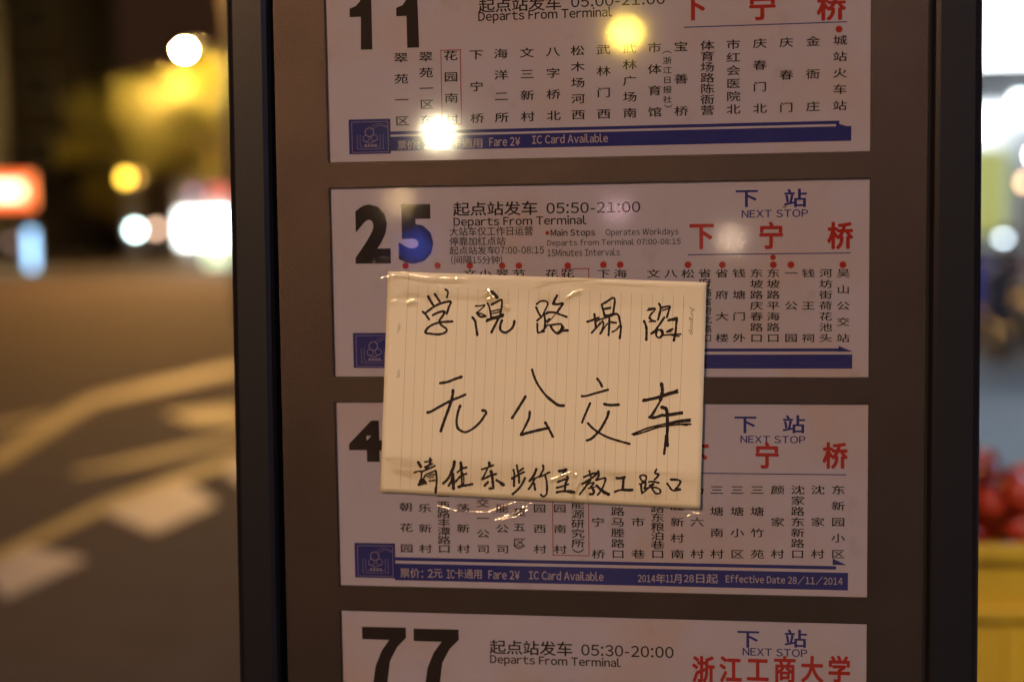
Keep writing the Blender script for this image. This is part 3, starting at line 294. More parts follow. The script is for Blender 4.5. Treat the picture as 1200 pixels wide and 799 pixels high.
stains = [(0, 436, 60), (1, 434, 110), (2, 433, 40)]
for k in range(4):
    d = PANELS[str(k)]; oy = k*HG
    bm = bmesh.new(); a = bw(-1.5, oy-1.5, -2.6); b = bw(441.5, oy+H+1.5, -5.)
    box(bm, a.x, b.x, a.y, b.y, b.z, a.z)
    pn = link('route_panel', bm, panel_m, sign)
    pn['label'] = ['panel for route 11 at the top, cut by the frame', 'panel for route 25, upper middle', 'panel for route 4, half covered by the paper', 'panel for route 77 at the bottom'][k]
    z = -2.45
    groups = {}
    def G_(name, col):
        k_ = len(groups) if name in ('next_stop_name', 'next_stop_text', 'route_number', 'stop_note', 'stop_dot', 'route_frame') else 0
        if (name, col, k_) not in groups: groups[name, col, k_] = Print(z+{'white': .14}.get(col, .0 if name in ('blue_band', 'emblem') else .06))
        return groups[name, col, k_]
    for name, col, b0, b1, b2, b3 in [(r[0], r[1], *r[2:]) for r in d['rects']]:
        if name == 'arrow_head': G_(name, col).poly([(b0, b1+oy-b3/2), (b0, b1+oy+b3/2), (b0+b2, b1+oy+b3/2)])
        else: G_('blue_band' if name == 'emblem' else name, col).rect(b0, b1+oy-b3/2, b0+b2, b1+oy+b3/2)
        if name == 'emblem': emblem(pn, b0, b1+oy, b2, b3, z+.12)
    for name, col, wt, s, *b in d['text']:
        b[1] += oy; G_(name, col).fit(s, wt, b)
    for name, col, wt, s, *b in d['cj']:
        n = len(s); cw = b[2]/n
        for i, c in enumerate(s): G_(name, col).cell(c, wt, b[0]+cw*(i+.5), b[1]+oy, cw*1.02, b[3]*.99)
    for i, pts in enumerate(DIGITS.get(str(k), [])): G_('route_number', 'black').poly([(x, y+oy) for x, y in pts])
    for c, x, y, r in d['dots']: G_('stop_dot', c).disc(x, y+oy, r)
    for s, x, y0, y1, w, h in d['cols']:
        P = Print(z+.07); n = len(s)
        for i, c in enumerate(s): P.cell(c, .013, x, oy+(y0+(y1-y0)*i/(n-1) if n > 1 else y0), w*1.1, h*1.12)
        P.build('stop_name', INKM['black'], pn)
    for (name, col, _), P in groups.items():
        o = P.build(name, INKM[col], pn)
    bm = bmesh.new(); a = bw(-.3, oy-.3, -1.3); b = bw(440.3, oy+H+.3, -1.3)
    q = [bw(.2, oy+.2, -1.3), bw(.2, oy+H-.2, -1.3), bw(439.8, oy+H-.2, -1.3), bw(439.8, oy+.2, -1.3)]
    bm.faces.new([bm.verts.new(p) for p in q])
    link('cover_sheet', bm, cover_m, pn)

# ------------------------------------------------------------------ the handwritten notice
note = thing('paper_notice', 'cream lined notebook page with black handwriting, taped onto the bus stop sign', 'paper notice')
pc = [Vector(p) for p in paper]
def pq(u, v): return (pc[0]*(1-u)+pc[1]*u)*(1-v)+(pc[3]*(1-u)+pc[2]*u)*v
def pz(u, v): return .85+.4*noise.noise(Vector((u*3, v*2, 4)))+.25*noise.noise(Vector((u*8, v*6, 1)))+.9*max(0, abs(u-.5)*2-.9)*v
bm = bmesh.new(); NX, NY = 60, 42
g = [[bm.verts.new(bw(*pq(i/NX, j/NY), pz(i/NX, j/NY))) for i in range(NX+1)] for j in range(NY+1)]
for j in range(NY):
    for i in range(NX): bm.faces.new((g[j][i], g[j+1][i], g[j+1][i+1], g[j][i+1]))
pap = link('paper', bm, mat('paper', (.60, .545, .375), .75, var=.06, vs=9, bump=.04, bs=250), note, smooth=True)
sol = pap.modifiers.new('thickness', 'SOLIDIFY'); sol.thickness = .00012; sol.offset = -1
def on_paper(P, name, m):        # drape flat print onto the page
    me_v = []
    for v in P.v:
        x, y = (v.x+.22)*1000, (ZT-v.z)*1000
        # approximate page coordinates
        u = ((x-pc[0].x)+(y-pc[0].y)*.057)/(pc[1].x-pc[0].x); w = (y-(pc[0].y+(pc[1].y-pc[0].y)*u))/(pc[3].y-pc[0].y)
        me_v.append(Vector((v.x, v.y-pz(u, w)/1000, v.z)))
    P.v = me_v; return P.build(name, m, note)
rule_m = mat('ruled_line', (.30, .20, .14), .8); rule2 = mat('ruled_line_dark', (.20, .13, .10), .8)
for i in range(28):
    P = Print(.10)
    u = .067+i*(.932-.067)/27; u2 = u-.004
    pts = [tuple(pq(u+(u2-u)*t/10, (.06 if i else .0)+(.97-(.06 if i else 0))*t/10)) for t in range(11)]
    P.stroke(pts, .24 if i in (0, 27) else .23); on_paper(P, 'margin_line' if i in (0, 27) else 'ruled_line', rule2 if i in (0, 27) else rule_m)
P = Print(.1)
def rot_text(P, s, c, ln, ht, ang, shear=0):
    vs, fs = line_of(s) if s[0] != 'J' else glyph(s, 0); x0, x1 = min(v[0] for v in vs), max(v[0] for v in vs); y0, y1 = min(v[1] for v in vs), max(v[1] for v in vs)
    ca, sa = math.cos(ang), math.sin(ang)
    def f(x, y):
        a = ((x-x0)/(x1-x0)-.5)*ln; b = ((y-y0)/(y1-y0)-.5)*ht; a += shear*b
        return (c.x+a*ca+b*sa, c.y+a*sa-b*ca)
    P.add(vs, fs, f)
rot_text(P, 'Page.', pq(.042, .25), 7.5, 3, math.radians(-86)); rot_text(P, 'Date.', pq(.045, .455), 7, 2.6, math.radians(-86))
rot_text(P, 'Jurgoop', pq(.958, .17), 22, 4.6, math.radians(93), .35)
on_paper(P, 'printed_words', mat('paper_print', (.10, .07, .06), .8))
ink = mat('marker_ink', (.018, .011, .009), .5, spec=.15, var=.9, vs=260)
for n, chs in enumerate(INK):
    P = Print(.13)
    for k, st in enumerate(chs): P.stroke(st[1:], st[0]*1.22, rough=.26, seed=n*7+k*1.3)
    on_paper(P, 'handwritten_character', ink)
tape_m = clear_mat('clear_tape', .12, 1.2, (1, 1, 1), haze=.006, hs=40, hazecol=(.9, .78, .7))
crease_m = clear_mat('tape_crease', .1, 1.3, (.99, .99, .98))
KEY = Vector((-7.6, -13.5, 8.2))
glint_m = clear_mat('tape_glint_buckle', .16, 1.7, (1, 1, 1))
def facets(par, pts, w, seed):    # small tape buckles whose tilt is aimed to glint the key lamp into view
    rnd = random.Random(seed); V_ = []; F_ = []
    for a, b in zip(pts, pts[1:]):
        L = (b-a).length; s = 0; d = (b-a).normalized(); nn = Vector((-d.y, d.x))
        while s < L:
            ln = rnd.uniform(1.2, 3.2); c = a+d*(s+ln/2)+nn*rnd.uniform(-.25, .25); s += ln*rnd.uniform(.75, 1.5)
            if rnd.random() < .12: continue
            hw = w*rnd.uniform(.6, 1.25); p = bw(c.x, c.y, 4.3)
            h = ((KEY-p).normalized()+(cam.location*1-p).normalized() if 0 else (KEY-p).normalized()+(Vector(CAM_LOC)-p).normalized()).normalized()
            sx = h.x/h.y+rnd.gauss(0, .035); sy = -h.z/h.y+rnd.gauss(0, .035)
            o = len(V_); A, B = 8, 6
            for i in range(A+1):
                for j in range(B+1):
                    u = (i/A-.5)*ln*(1.05); v = (j/B-.5)*2*hw*(1-.5*abs(i/A-.5)*2)
                    q_ = d*u+nn*v
                    V_.append(bw(c.x+q_.x, c.y+q_.y, 3.9+sx*q_.x+sy*q_.y-u*u/56-v*v/24))
            for i in range(A):
                for j in range(B):
                    k = o+i*(B+1)+j; F_.append((k, k+1, k+B+2, k+B+1))
    me = bpy.data.meshes.new('glint_buckle'); me.from_pydata(V_, [], F_); me.update()
    tag(link('glint_buckle', me, glint_m, par, smooth=True), kind='stuff')
for ti, T in enumerate(TAPE):
    q = [Vector(p) for p in T['q']]; NX, NY = 400, 60
    rid = []
    for r in T['r']:
        w, hgt = r[0], r[1]; pts = [Vector(p) for p in r[2:]]
        rid.append((w, hgt, pts, min(p.x for p in pts)-3, max(p.x for p in pts)+3, min(p.y for p in pts)-3, max(p.y for p in pts)+3))
    vs = []; fs = []
    for j in range(NY+1):
        for i in range(NX+1):
            u, v = i/NX, j/NY
            p = (q[0]*(1-u)+q[1]*u)*(1-v)+(q[3]*(1-u)+q[2]*u)*v
            e = .7*noise.noise(Vector((u*40, ti*5, 0)))*(abs(v-.5)*2)**6
            p = p+Vector((0, e))
            z = 2.7+.35*noise.noise(Vector((u*9, v*2, ti*3+1)))+.10*noise.noise(Vector((u*40, v*6, ti*3+2)))+.05*noise.noise(Vector((u*90, v*14, 5)))
            vs.append(bw(p.x, p.y, z))
    for j in range(NY):
        for i in range(NX):
            a = j*(NX+1)+i; fs.append((a, a+NX+1, a+NX+2, a+1))
    me = bpy.data.meshes.new('clear_tape'); me.from_pydata(vs, [], fs); me.update()
    o = link('clear_tape', me, tape_m, note, smooth=True); o['label'] = ['clear glossy tape along the top edge', 'wider clear glossy tape along the bottom edge'][ti]
    for w, hgt, pts, *_ in rid:      # creases where the tape is buckled
        Q = []
        for a, b in zip(pts, pts[1:]):
            n = max(2, int((b-a).length/.18)); Q += [a+(b-a)*i/n for i in range(n)]
        Q.append(pts[-1]); (facets(o, pts, w, ti*31+len(pts)+w*7+pts[0].x) if w > .41 else 0); M = 26; V2 = []; F2 = []; n = len(Q); W_ = 1.05*w/.5*.62
        for i, c in enumerate(Q):
            d = (Q[min(i+1, n-1)]-Q[max(i-1, 0)]).normalized(); nn = Vector((-d.y, d.x))
            k = hgt*.26*min(1, (min(i, n-1-i)+.5)/8)*(.8+.9*noise.noise(Vector((c.x*.55, c.y*.55, ti*7.+w))))
            for j in range(M+1):
                s_ = (j/M-.5)*4
                e = W_*s_; q_ = c+nn*e
                V2.append(bw(q_.x, q_.y, 3.5+k*math.exp(-s_*s_)+  .05*noise.noise(Vector((q_.x*1.0, q_.y*1.0, 3)))+.01*noise.noise(Vector((q_.x*2.6, q_.y*2.6, 8)))))
        for i in range(n-1):
            for j in range(M):
                a = i*(M+1)+j; F2.append((a, a+1, a+M+2, a+M+1))
        me = bpy.data.meshes.new('crease'); me.from_pydata(V2, [], F2); me.update(); link('crease', me, crease_m, o, smooth=True)
bpy.data.objects.remove(fo)

# ------------------------------------------------------------------ street: road, pavements
def sheet(name, pts, z, m, kind='structure'):
    me = bpy.data.meshes.new(name); me.from_pydata([(x, y, z) for x, y in pts], [], [tuple(range(len(pts)))]); me.update()
    return tag(link(name, me, m), kind=kind)
road_m = mat('asphalt', (.066, .048, .042), .85, spec=.15, var=.35, vs=3, bump=.6, bs=60)
pave_m = mat('pavement', (.12, .15, .18), .7, var=.2, vs=4, bump=.4, bs=25)
sheet('ground', [(-400, -400), (400, -400), (400, 400), (-400, 400)], -.13, mat('soil', (.04, .035, .03), .9))
sheet('road', [(-22, -120), (-.75, -120), (-.75, 44), (60, 44), (60, 58), (-120, 58), (-120, 44), (-22, 44)], 0, road_m)
bm = bmesh.new(); box(bm, -.60, 8, -60, 38, -.12, .12); tag(link('pavement', bm, pave_m), kind='structure')
bm = bmesh.new(); box(bm, -.748, -.602, -60, 38, -.12, .125, bev=.015); tag(link('kerb', bm, mat('kerb_stone', (.25, .24, .23), .7, var=.2)), kind='structure')
bm = bmesh.new(); box(bm, -60, -22, -60, 43.9, -.12, .12); tag(link('far_pavement', bm, pave_m), kind='structure')
bm = bmesh.new(); box(bm, -60, 60, 58.1, 75, -.12, .12); tag(link('crossing_pavement', bm, pave_m), kind='structure')
yl = mat('road_paint_yellow', (.27, .20, .04), .6, var=.35, vs=5); wh = mat('road_paint_white', (.30, .28, .27), .6, var=.3, vs=5)
for c, *pts in MARK:
    pts = pts[::-1]
    o = sheet('yellow_road_marking' if c == 'y' else 'white_road_marking', pts, .005, yl if c == 'y' else wh)

# ------------------------------------------------------------------ street lamps
pole_m = mat('lamp_pole', (.18, .18, .17), .5, .6, var=.1)
def street_lamp(x, y, z, size, col, s, label, arm=(1.2, 0), mname=None):
    t = thing('street_lamp', label, 'street lamp', (x-arm[0], y-arm[1], 0), 0, None)
    ax, ay = arm
    bm = bmesh.new(); tube(bm, [(0, 0, .0), (0, 0, z*.5), (0, 0, z-.25)], [.09, .075, .055], 12); lathe(bm, [(.16, 0), (.16, .03), (.11, .05), (.10, .35)], 12)
    link('pole', bm, pole_m, t)
    bm = bmesh.new(); tube(bm, [(0, 0, z-.35), (ax*.3, ay*.3, z+.02), (ax*.75, ay*.75, z+.1+size*.5), (ax, ay, z+.06+size*.5)], [.05, .045, .04, .035], 8); link('arm', bm, pole_m, t)
    bm = bmesh.new(); lathe(bm, [(size*.62, size*.1), (size*.66, size*.2), (size*.5, size*.5), (size*.15, size*.62)], 16, (ax, ay, z)); link('lamp_housing', bm, pole_m, t)
    bm = bmesh.new(); bmesh.ops.create_uvsphere(bm, u_segments=16, v_segments=10, radius=size*.5)
    for v in bm.verts: v.co += Vector((ax, ay, z))
    link('lamp_glass', bm, lamp_mat(mname or 'lamp_light_%d' % len(MATS), col, s, True), t, smooth=True)
    return t
LS = dict(yellow=((1, .66, .08), 1250, .40), white=((1, .86, .55), 2600, .40), amber=((1, .66, .30), 125, .36), cream=((1, .74, .5), 150, .26), blue=((.08, .16, 1), 58, .34), pink=((1, .6, .7), 50, .36))
LB = dict(yellow='bright yellow street lamp mirrored in the route 11 panel', white='whitish street lamp farthest down the road behind the camera, mirrored beside the route 11 emblem',
          amber='low amber lamp mirrored over the figure 2 of route 25', cream='pale cream lamp mirrored between the red characters of route 25', blue='blue lamp mirrored on the figure 5 of route 25', pink='faint pink lamp mirrored beside the departure times of route 25')
for n, p in LAMPS.items():
    col, s, size = LS[n]
    street_lamp(p[0], p[1], p[2], size, col, s, LB[n], arm=(.9, 0) if p[2] > 4 else (.25, 0))
# the near lamps that light the sign
street_lamp(-7.6, -13.5, 8.2, .55, (1, .56, .28), 2700, 'nearest orange street lamp above the road, behind and left of the camera', arm=(-1.6, 0))
street_lamp(1.3, -3.2, 5.6, .42, (1, .80, .80), 420, 'unseen whitish fill lamp added behind and right of the camera', arm=(.5, 0))  # unseen fill lamp, added to whiten the light on the panels
street_lamp(-8.5, 19, 8.4, .5, (1, .46, .14), 420, 'added orange lamp over the road beyond the sign, unseen above the picture', arm=(-1.6, 0))  # added out of view to brighten the road
street_lamp(-13.5, 33, 8.4, .5, (1, .46, .13), 3800, 'added far orange lamp over the road, unseen above the picture', arm=(-1.6, 0))  # added out of view for the amber glow on the far road
street_lamp(2.7, 8.6, 4.9, .4, (.42, .72, 1), 380, 'added cool white lamp above the crates, unseen beyond the right picture edge', arm=(-.6, 0))  # invented source, added to lift the dark pavement on the right
# lamp seen in the picture
street_lamp(-19.55, 50, 7.98,   .28, (1, .66, .2), 10000, 'tall street lamp glowing yellow white above the tree', arm=(-1.5, .0))

# ------------------------------------------------------------------ trees
def tree(x, y, zc, r, h, label, nleaf=5200, seed=1):
    rnd = random.Random(seed)
    t = thing('street_tree', label, 'tree', (x, y, 0))
    bm = bmesh.new(); tube(bm, [(0, 0, 0), (.1, 0, zc*.4), (-.05, .1, zc*.8), (.1, 0, zc+h*.4)], [.24, .19, .13, .04], 9)
    for k in range(9):
        a = k*2.4; z0 = zc*(.45+.05*k); e = Vector((math.cos(a)*r*.75, math.sin(a)*r*.75, z0+h*(.25+.05*k)))
        tube(bm, [(0, .05, z0), (e.x*.4, e.y*.4, z0+(e.z-z0)*.6), e], [.09, .06, .02], 6)
    link('trunk', bm, mat('bark', (.07, .05, .035), .9, var=.3), t)
    bm = bmesh.new(); cl = []
    for k in range(34):
        a = rnd.uniform(0, 6.28); rr = r*math.sqrt(rnd.random()); zz = rnd.uniform(-1, 1)
        rr *= math.sqrt(max(.15, 1-zz*zz*.8)); cl.append((rr*math.cos(a), rr*math.sin(a), zc+zz*h, rnd.uniform(.5, 1.05)))
    for k in range(nleaf):
        cx, cy, cz, cr = rnd.choice(cl); d = Vector((rnd.gauss(0, 1), rnd.gauss(0, 1), rnd.gauss(0, 1))).normalized()*cr*rnd.uniform(.5, 1)
        p = Vector((cx, cy, cz))+d; s = rnd.uniform(.07, .15)
        a = Vector((rnd.gauss(0, 1), rnd.gauss(0, 1), rnd.gauss(0, 1))).normalized()*s; b = a.orthogonal().normalized()*s*.6
        bm.faces.new([bm.verts.new(p+q) for q in (-a, b, a, -b)])
    link('crown', bm, mat('leaf', (.12, .10, .008), .6, var=.4, vs=2), t)
    return t
tree(-19.9, 53.1, 5.3, 3.3, 2.4, 'leafy tree lit yellow by the lamp beside it', seed=3)
tree(-24.4, 57, 4.8, 3.2, 2.6, 'dark leafy tree left of the street lamp', seed=5)
tree(-14, 56, 4.5, 3.0, 2.3, 'dark tree behind the left post of the sign', seed=9)

# ------------------------------------------------------------------ far buildings and shops on the left
dark = mat('dark_render', (.012, .009, .008), .8, var=.2, vs=.6)
glass_dark = mat('window_glass', (.02, .022, .03), .12)
frame_m = mat('window_frame', (.12, .11, .10), .5)
def building(x0, x1, y0, y1, h, label, nx, nz, base=3.6, wall=None):
    t = thing('building', label, 'building', ((x0+x1)/2, y0, .1)); w = x1-x0; d = y1-y0
    bm = bmesh.new(); box(bm, -w/2, w/2, 0, d, 0, h); link('wall', bm, wall or dark, t)
    bm = bmesh.new(); box(bm, -w/2-.2, w/2+.2, -.2, d+.2, h+.003, h+.35); link('cornice', bm, frame_m, t)
    bf = BX(-.7, .7, -.06, .05, -.85, .85); bp = BX(-.6, .6, -.09, -.06, -.75, .75)
    fo_ = None
    for j in range(nz):
        for i in range(nx):
            p = (-w/2+w*(i+.5)/nx, -.003, base+1.2+j*3.1)
            if fo_ is None:
                fo_ = link('window', bf, frame_m, t); po = link('pane', bp, glass_dark, fo_); fo_.location = p
            else:
                f2 = fo_.copy(); C.objects.link(f2); f2.parent = t; f2.location = p; p2 = po.copy(); C.objects.link(p2); p2.parent = f2
    return t
building(-54, -29.2, 62, 66, 26, 'tall dark building behind the orange shop sign', 6, 6)
building(-21.5, -4, 66, 78, 9, 'low dark building behind the trees', 5, 1)
building(-36, -26.3, 46.3, 49.2, 18, 'dark corner block behind the orange shop sign', 4, 4)

def sign_box(name, label, x0, x1, y, z0, z1, fm, em, inset=.18, posts=True, bands=None):
    t = thing(name, label, 'shop sign', ((x0+x1)/2, y, 0)); w = x1-x0
    bm = bmesh.new(); box(bm, -w/2, w/2, 0, .22, z0, z1, bev=.02); link('case', bm, fm, t)
    bm = bmesh.new(); box(bm, -w/2+inset, w/2-inset, -.03, -.002, z0+inset, z1-inset); link('light_face', bm, em, t)
    if posts:
        for s in (-1, 1): link('support', BX(s*w*.35-.05, s*w*.35+.05, .05, .17, 0, z0-.002), frame_m, t)
    return t
sign_box('shop_sign', 'orange red lit shop sign with a glowing white centre at the far left', -27, -23.75, 45.9, 2.2, 3.35, lamp_mat('sign_orange', (1, .085, .005), 2.4), lamp_mat('sign_white', (1, .76, .45), 4.6), .33)
sign_box('shop_sign', 'added bluish white light box, unseen behind the camera on the pavement side', 9, 14, -24, 4.6, 6.2, frame_m, lamp_mat('added_blue_light', (.35, .45, 1), 9), .1).rotation_euler = (0, 0, math.pi)  # unseen light box added to put a blue sheen on the right post
# white lit kiosk by the junction
t = thing('lit_kiosk', 'brightly lit white kiosk beside the trees at the far end of the road', 'kiosk', (-15.2, 47.5, 0))
bm = bmesh.new(); box(bm, -4, 3, .3, 2.6, 0, 2.95); link('wall', bm, mat('kiosk_wall', (.3, .32, .3), .7), t)
bm = bmesh.new(); box(bm, -3.85, 2.9, .0, .29, .8, 1.95, bev=.03); link('light_panel', bm, lamp_mat('kiosk_white', (.95, 1, .98), 9), t)
bm = bmesh.new(); box(bm, -2.9, 2.9, .05, .29, .05, .8); link('lower_panel', bm, lamp_mat('kiosk_green', (.65, .9, .6), 1.6), t)
bm = bmesh.new(); box(bm, -4.1, 3.1, -.5, 2.8, 2.953, 3.1); link('roof', bm, frame_m, t)
bm = bmesh.new(); box(bm, -2.6, 2.9, -.1, .29, 2.3, 2.8); link('red_strip', bm, lamp_mat('kiosk_red', (1, .04, .12), .9), t)
def bulb(name, label, cat, x, y, z, r, col, s, h=None, elong=0):
    t = thing(name, label, cat, (x, y, 0))
    bm = bmesh.new(); tube(bm, [(0, .12, 0), (0, .12, z)], [.05, .04], 8); link('pole', bm, pole_m, t)
    bm = bmesh.new(); box(bm, -r*1.3, r*1.3, .06, .25, z-r*1.3-elong, z+r*1.3+elong, bev=.02); link('housing', bm, frame_m, t)
    bm = bmesh.new()
    if elong: box(bm, -r, r, -.05, .055, z-elong, z+elong, bev=.03)
    else:
        bmesh.ops.create_uvsphere(bm, u_segments=14, v_segments=8, radius=r)
        for v in bm.verts: v.co.z += z
    link('lens', bm, lamp_mat('bulb_%d' % len(MATS), col, s), t, smooth=not elong)
    return t
bulb('signal_light', 'amber traffic light glowing in front of the tree', 'traffic light', -19.88, 45, 3.12, .17, (1, .62, .05), 11)
bulb('signal_light', 'dimmer amber traffic light just left of the bright amber one', 'traffic light', -20.4, 47, 3.2, .16, (1, .5, .05), 3.6)
bulb('lamp_post', 'small bluish white lamp low down left of the lit kiosk', 'lamp', -19.6, 45, 1.36, .15, (.72, 1, .98), 26)
bulb('lamp_post', 'dim peach lamp between the white lamp and the lit kiosk', 'lamp', -18.85, 45, 1.38, .13, (1, .62, .42), 8)
bulb('lamp_post', 'violet lamp above the left end of the lit kiosk', 'lamp', -17.5, 45, 2.55, .14, (.55, .25, .75), 1.5)
bulb('light_column', 'tall blue white light tube below the orange shop sign', 'light', -23.4, 45, .72, .12, (.25, .62, 1), 4.2, elong=.66)
bulb('lamp_post', 'dim pink lamp near the left end of the far pavement', 'lamp', -24.0, 44.8, 1.0, .1, (.4, .25, .3), 2)

# ------------------------------------------------------------------ shop front on the right
t = thing('corner_shop', 'brightly lit corner shop with a white sign right of the bus stop sign', 'shop', (6.2, 20, .12))
w2 = 3.6
bm = bmesh.new(); box(bm, -w2, w2, .8, 6, 0, 7); link('wall', bm, mat('shop_wall', (.22, .22, .24), .7, var=.2, vs=2), t)
bm = bmesh.new(); box(bm, -w2+.1, w2, -.2, .5, 3.45, 5.0, bev=.02); link('sign_case', bm, frame_m, t)
bm = bmesh.new(); box(bm, -w2+.14, w2-.05, -.23, -.203, 3.48, 4.95); link('sign_face', bm, lamp_mat('shop_sign_white', (.92, .97, 1), 8), t)
bm = bmesh.new(); box(bm, -w2, w2, -.6, .7, 3.18, 3.32); link('awning', bm, mat('awning', (.02, .03, .05), .5), t)
bm = bmesh.new(); box(bm, -w2+.2, w2-.2, .55, .79, .9, 3.0); link('window', bm, lamp_mat('shop_inside', (.38, .60, .78), .22), t)
for k, (dx, dz, L) in enumerate([(-2.30, 2.72, .36), (-1.82, 2.95, .16), (-1.2, 2.8, .4), (-.2, 2.8, .5), (1.2, 2.8, .5)]):
    o = link('ceiling_light', BX(dx-L/2, dx+L/2, .38, .5, dz-.13, dz+.13, bev=.02), lamp_mat('shop_tube', (.88, .97, 1), 13), t)
o = link('door_poster', BX(-2.45, -2.0, .40, .52, 1.05, 2.35), lamp_mat('poster_green', (.42, .50, .03), .62), t)
o = link('door_poster', BX(-1.95, -1.8, .40, .52, .8, 2.2), lamp_mat('poster_grey', (.12, .2, .25), .5), t); 
link('counter', BX(-w2+.1, w2, -.1, .5, .0, .8, bev=.03), mat('counter', (.05, .05, .07), .5), t)
bulb('lamp_post', 'round white lamp right of the shop entrance', 'lamp', 4.25, 18.5, 2.28, .1, (.9, 1, 1), 26)
bulb('lamp_post', 'small orange lamp in the shop entrance', 'lamp', 4.02, 18.2, 1.92, .06, (1, .6, .3), 9)
bulb('lamp_post', 'small pale blue lamp low by the post of the bus stop sign', 'lamp', 3.72, 18, 1.24, .07, (.75, .9, 1), 16)
bulb('lamp_post', 'tiny white lamp low by the right picture edge', 'lamp', 4.28, 18, 1.0, .05, (.8, .95, 1), 12)

def scooter(x, y, rz, col, label):
    t = thing('motor_scooter', label, 'scooter', (x, y, .12), rz, 'scooters parked before the shop')
    pm = mat('scooter_%s' % col[0], col[1], .3, coat=.4); bk = mat('scooter_black', (.015, .015, .017), .5)
    for wx in (-.62, .62):
        bm = bmesh.new(); N = 20
        pts = [(wx+.19*math.cos(a*2*math.pi/N), 0, .24+.19*math.sin(a*2*math.pi/N)) for a in range(N)]
        rings = []
        for a in range(N):
            c0 = Vector(pts[a]); rd = (c0-Vector((wx, 0, .24))).normalized()
            rings.append([bm.verts.new(c0+.05*(rd*math.cos(b*math.pi/4)+Vector((0, 1, 0))*math.sin(b*math.pi/4))) for b in range(8)])
        for a in range(N):
            for b in range(8): bm.faces.new((rings[a][b], rings[a][(b+1) % 8], rings[(a+1) % N][(b+1) % 8], rings[(a+1) % N][b]))
        wo = link('wheel', bm, bk, t, smooth=True)
        bm = bmesh.new(); tube(bm, [(wx, -.04, .24), (wx, .04, .24)], .13, 14); link('rim', bm, pole_m, wo)
    bm = bmesh.new(); box(bm, -.75, -.05, -.14, .14, .42, .68, bev=.06); box(bm, -.1, .42, -.13, .13, .27, .36, bev=.03); link('body', bm, pm, t)
    bm = bmesh.new(); box(bm, -.72, -.02, -.13, .13, .69, .79, bev=.04); link('seat', bm, bk, t)
    bm = bmesh.new(); tube(bm, [(.62, 0, .3), (.5, 0, .6), (.40, 0, .98)], [.04, .05, .05], 8); link('steering_column', bm, bk, t)
    bm = bmesh.new(); box(bm, .36, .52, -.2, .2, .38, .9, bev=.05); link('leg_shield', bm, pm, t)
    bm = bmesh.new(); tube(bm, [(.32, -.33, 1.02), (.4, -.1, 1.0), (.4, .1, 1.0), (.32, .33, 1.02)], .02, 8); link('handlebar', bm, bk, t)
    bm = bmesh.new(); bmesh.ops.create_uvsphere(bm, u_segments=12, v_segments=8, radius=.075)
    for v in bm.verts: v.co += Vector((.52, 0, .93))
    link('headlight', bm, mat('lens', (.5, .52, .55), .45), t, smooth=True)
    bm = bmesh.new(); box(bm, .43, .80, -.09, .09, .45, .50, bev=.02); link('mudguard', bm, pm, t)
    for s in (-1, 1):
        bm = bmesh.new(); tube(bm, [(.4, s*.2, 1.02), (.38, s*.27, 1.18)], .008, 6); box(bm, .37, .39, s*.27-.06, s*.27+.06, 1.15, 1.24, bev=.005); link('mirror', bm, bk, t)
    return t
scooter(3.08, 14.5, 1.9, ('blue', (.04, .07, .5)), 'blue motor scooter parked nearest the bus stop sign')
scooter(3.6, 15.2, 2.0, ('red', (.35, .04, .04)), 'dark red motor scooter parked right of the blue one')
scooter(2.86, 12.5, 1.75, ('dark', (.03, .035, .05)), 'dark grey motor scooter parked in front of the blue one')

# ------------------------------------------------------------------ yellow crates with red fruit
ycr = mat('crate_yellow', (.88, .56, .03), .42, var=.15, vs=6, bump=.1, bs=80)
def crate(z, label):
    t = thing('plastic_crate', label, 'crate', (.72, 1.45, z), .04, 'stack of yellow crates'); w, d, h = .27, .20, .291
    for nm, a in (('long_side', (-w, w, -d, -d+.012)), ('long_side', (-w, w, d-.012, d)), ('short_side', (-w, -w+.012, -d+.0125, d-.0125)), ('short_side', (w-.012, w, -d+.0125, d-.0125))):
        bm = bmesh.new(); x0, x1, y0, y1 = a; box(bm, x0, x1, y0, y1, .012, h-.03)
        for k in range(7):
            if x1-x0 > .1: xx = x0+(x1-x0)*(k+.5)/7; yy = (y0-.008, y0-.0005) if y0 < 0 else (y1+.0005, y1+.008); box(bm, xx-.006, xx+.006, yy[0], yy[1], .02, h-.135)
        link(nm, bm, ycr, t)
    bm = bmesh.new(); box(bm, -w+.004, w-.004, -d+.004, d-.004, 0, .0115); link('floor', bm, ycr, t)
    for zz, tt, e in ((h-.029, .029, .018), (h-.13, .022, .014)):
        bm = bmesh.new()
        box(bm, -w-e, w+e, -d-e, -d-.0006, zz, zz+tt, bev=.004); box(bm, -w-e, w+e, d+.0006, d+e, zz, zz+tt, bev=.004)
        box(bm, -w-e, -w-.0006, -d, d, zz, zz+tt, bev=.004); box(bm, w+.0006, w+e, -d, d, zz, zz+tt, bev=.004)
        link('rim', bm, ycr, t)
    return t
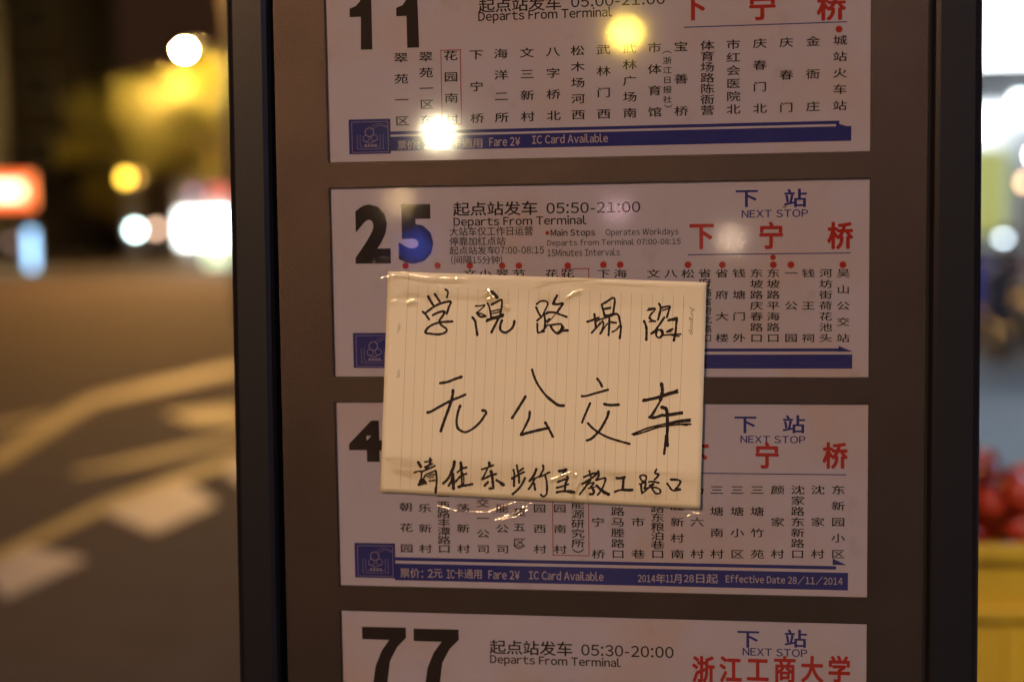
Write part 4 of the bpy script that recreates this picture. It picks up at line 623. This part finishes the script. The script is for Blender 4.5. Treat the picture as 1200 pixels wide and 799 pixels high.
crate(.12, 'lowest yellow plastic crate of the stack'); crate(.12+.298, 'middle yellow plastic crate of the stack')
crate(.12+.596, 'topmost yellow plastic crate filled with red fruit')
fm = [mat('fruit_red', (.62, .06, .018), .32, var=.5, vs=14, coat=.3), mat('fruit_pink', (.55, .14, .13), .35, var=.4, vs=14, coat=.3), mat('fruit_dark', (.2, .012, .01), .35, var=.4, vs=14)]
prof = [(.004, -.030), (.018, -.034), (.031, -.022), (.038, -.002), (.037, .016), (.026, .031), (.012, .033), (.003, .024)]
rnd = random.Random(4); fruits = []
for k in range(420):
    x = rnd.uniform(-.22, .22); y = rnd.uniform(-.155, .155); z = .292+.012*k/60+rnd.uniform(0, .065)*(.55+.45*math.sin(x*23+1)*math.cos(y*19))
    if all((x-a)**2+(y-b)**2+(z-c)**2 > .05**2 for a, b, c in fruits): fruits.append((x, y, z))
lab = ['red fruit with a dry stem heaped in the topmost yellow crate', 'pinkish red fruit heaped in the topmost yellow crate', 'dark red fruit heaped in the topmost yellow crate']
FM = {}
for k, (x, y, z) in enumerate(fruits):
    c = (0, 2, 0, 1)[k % 4]
    if c not in FM:
        bm = bmesh.new(); lathe(bm, [(a*.76, b*.76) for a, b in prof], 14); me = bpy.data.meshes.new('fruit'); bm.to_mesh(me); bm.free(); me.materials.append(fm[c])
        for p in me.polygons: p.use_smooth = True
        bm = bmesh.new(); tube(bm, [(0, 0, .016), (.003, 0, .027), (.008, .002, .036)], [.002, .0018, .0015], 6); m2 = bpy.data.meshes.new('stem'); bm.to_mesh(m2); bm.free(); m2.materials.append(mat('bark', (.07, .05, .035)))
        FM[c] = (me, m2)
    t = thing('red_fruit', lab[c], 'fruit', (.72+x, 1.45+y, (.716+z-.02)), 0, lab[c].split(' with')[0]+' pile' if 0 else ['plain red fruit in the crate', 'pinkish fruit in the crate', 'dark red fruit in the crate'][c])
    t.rotation_euler = (rnd.uniform(-.8, .8), rnd.uniform(-.8, .8), rnd.uniform(0, 6))
    link('flesh', FM[c][0], None, t); link('stem', FM[c][1], None, t)
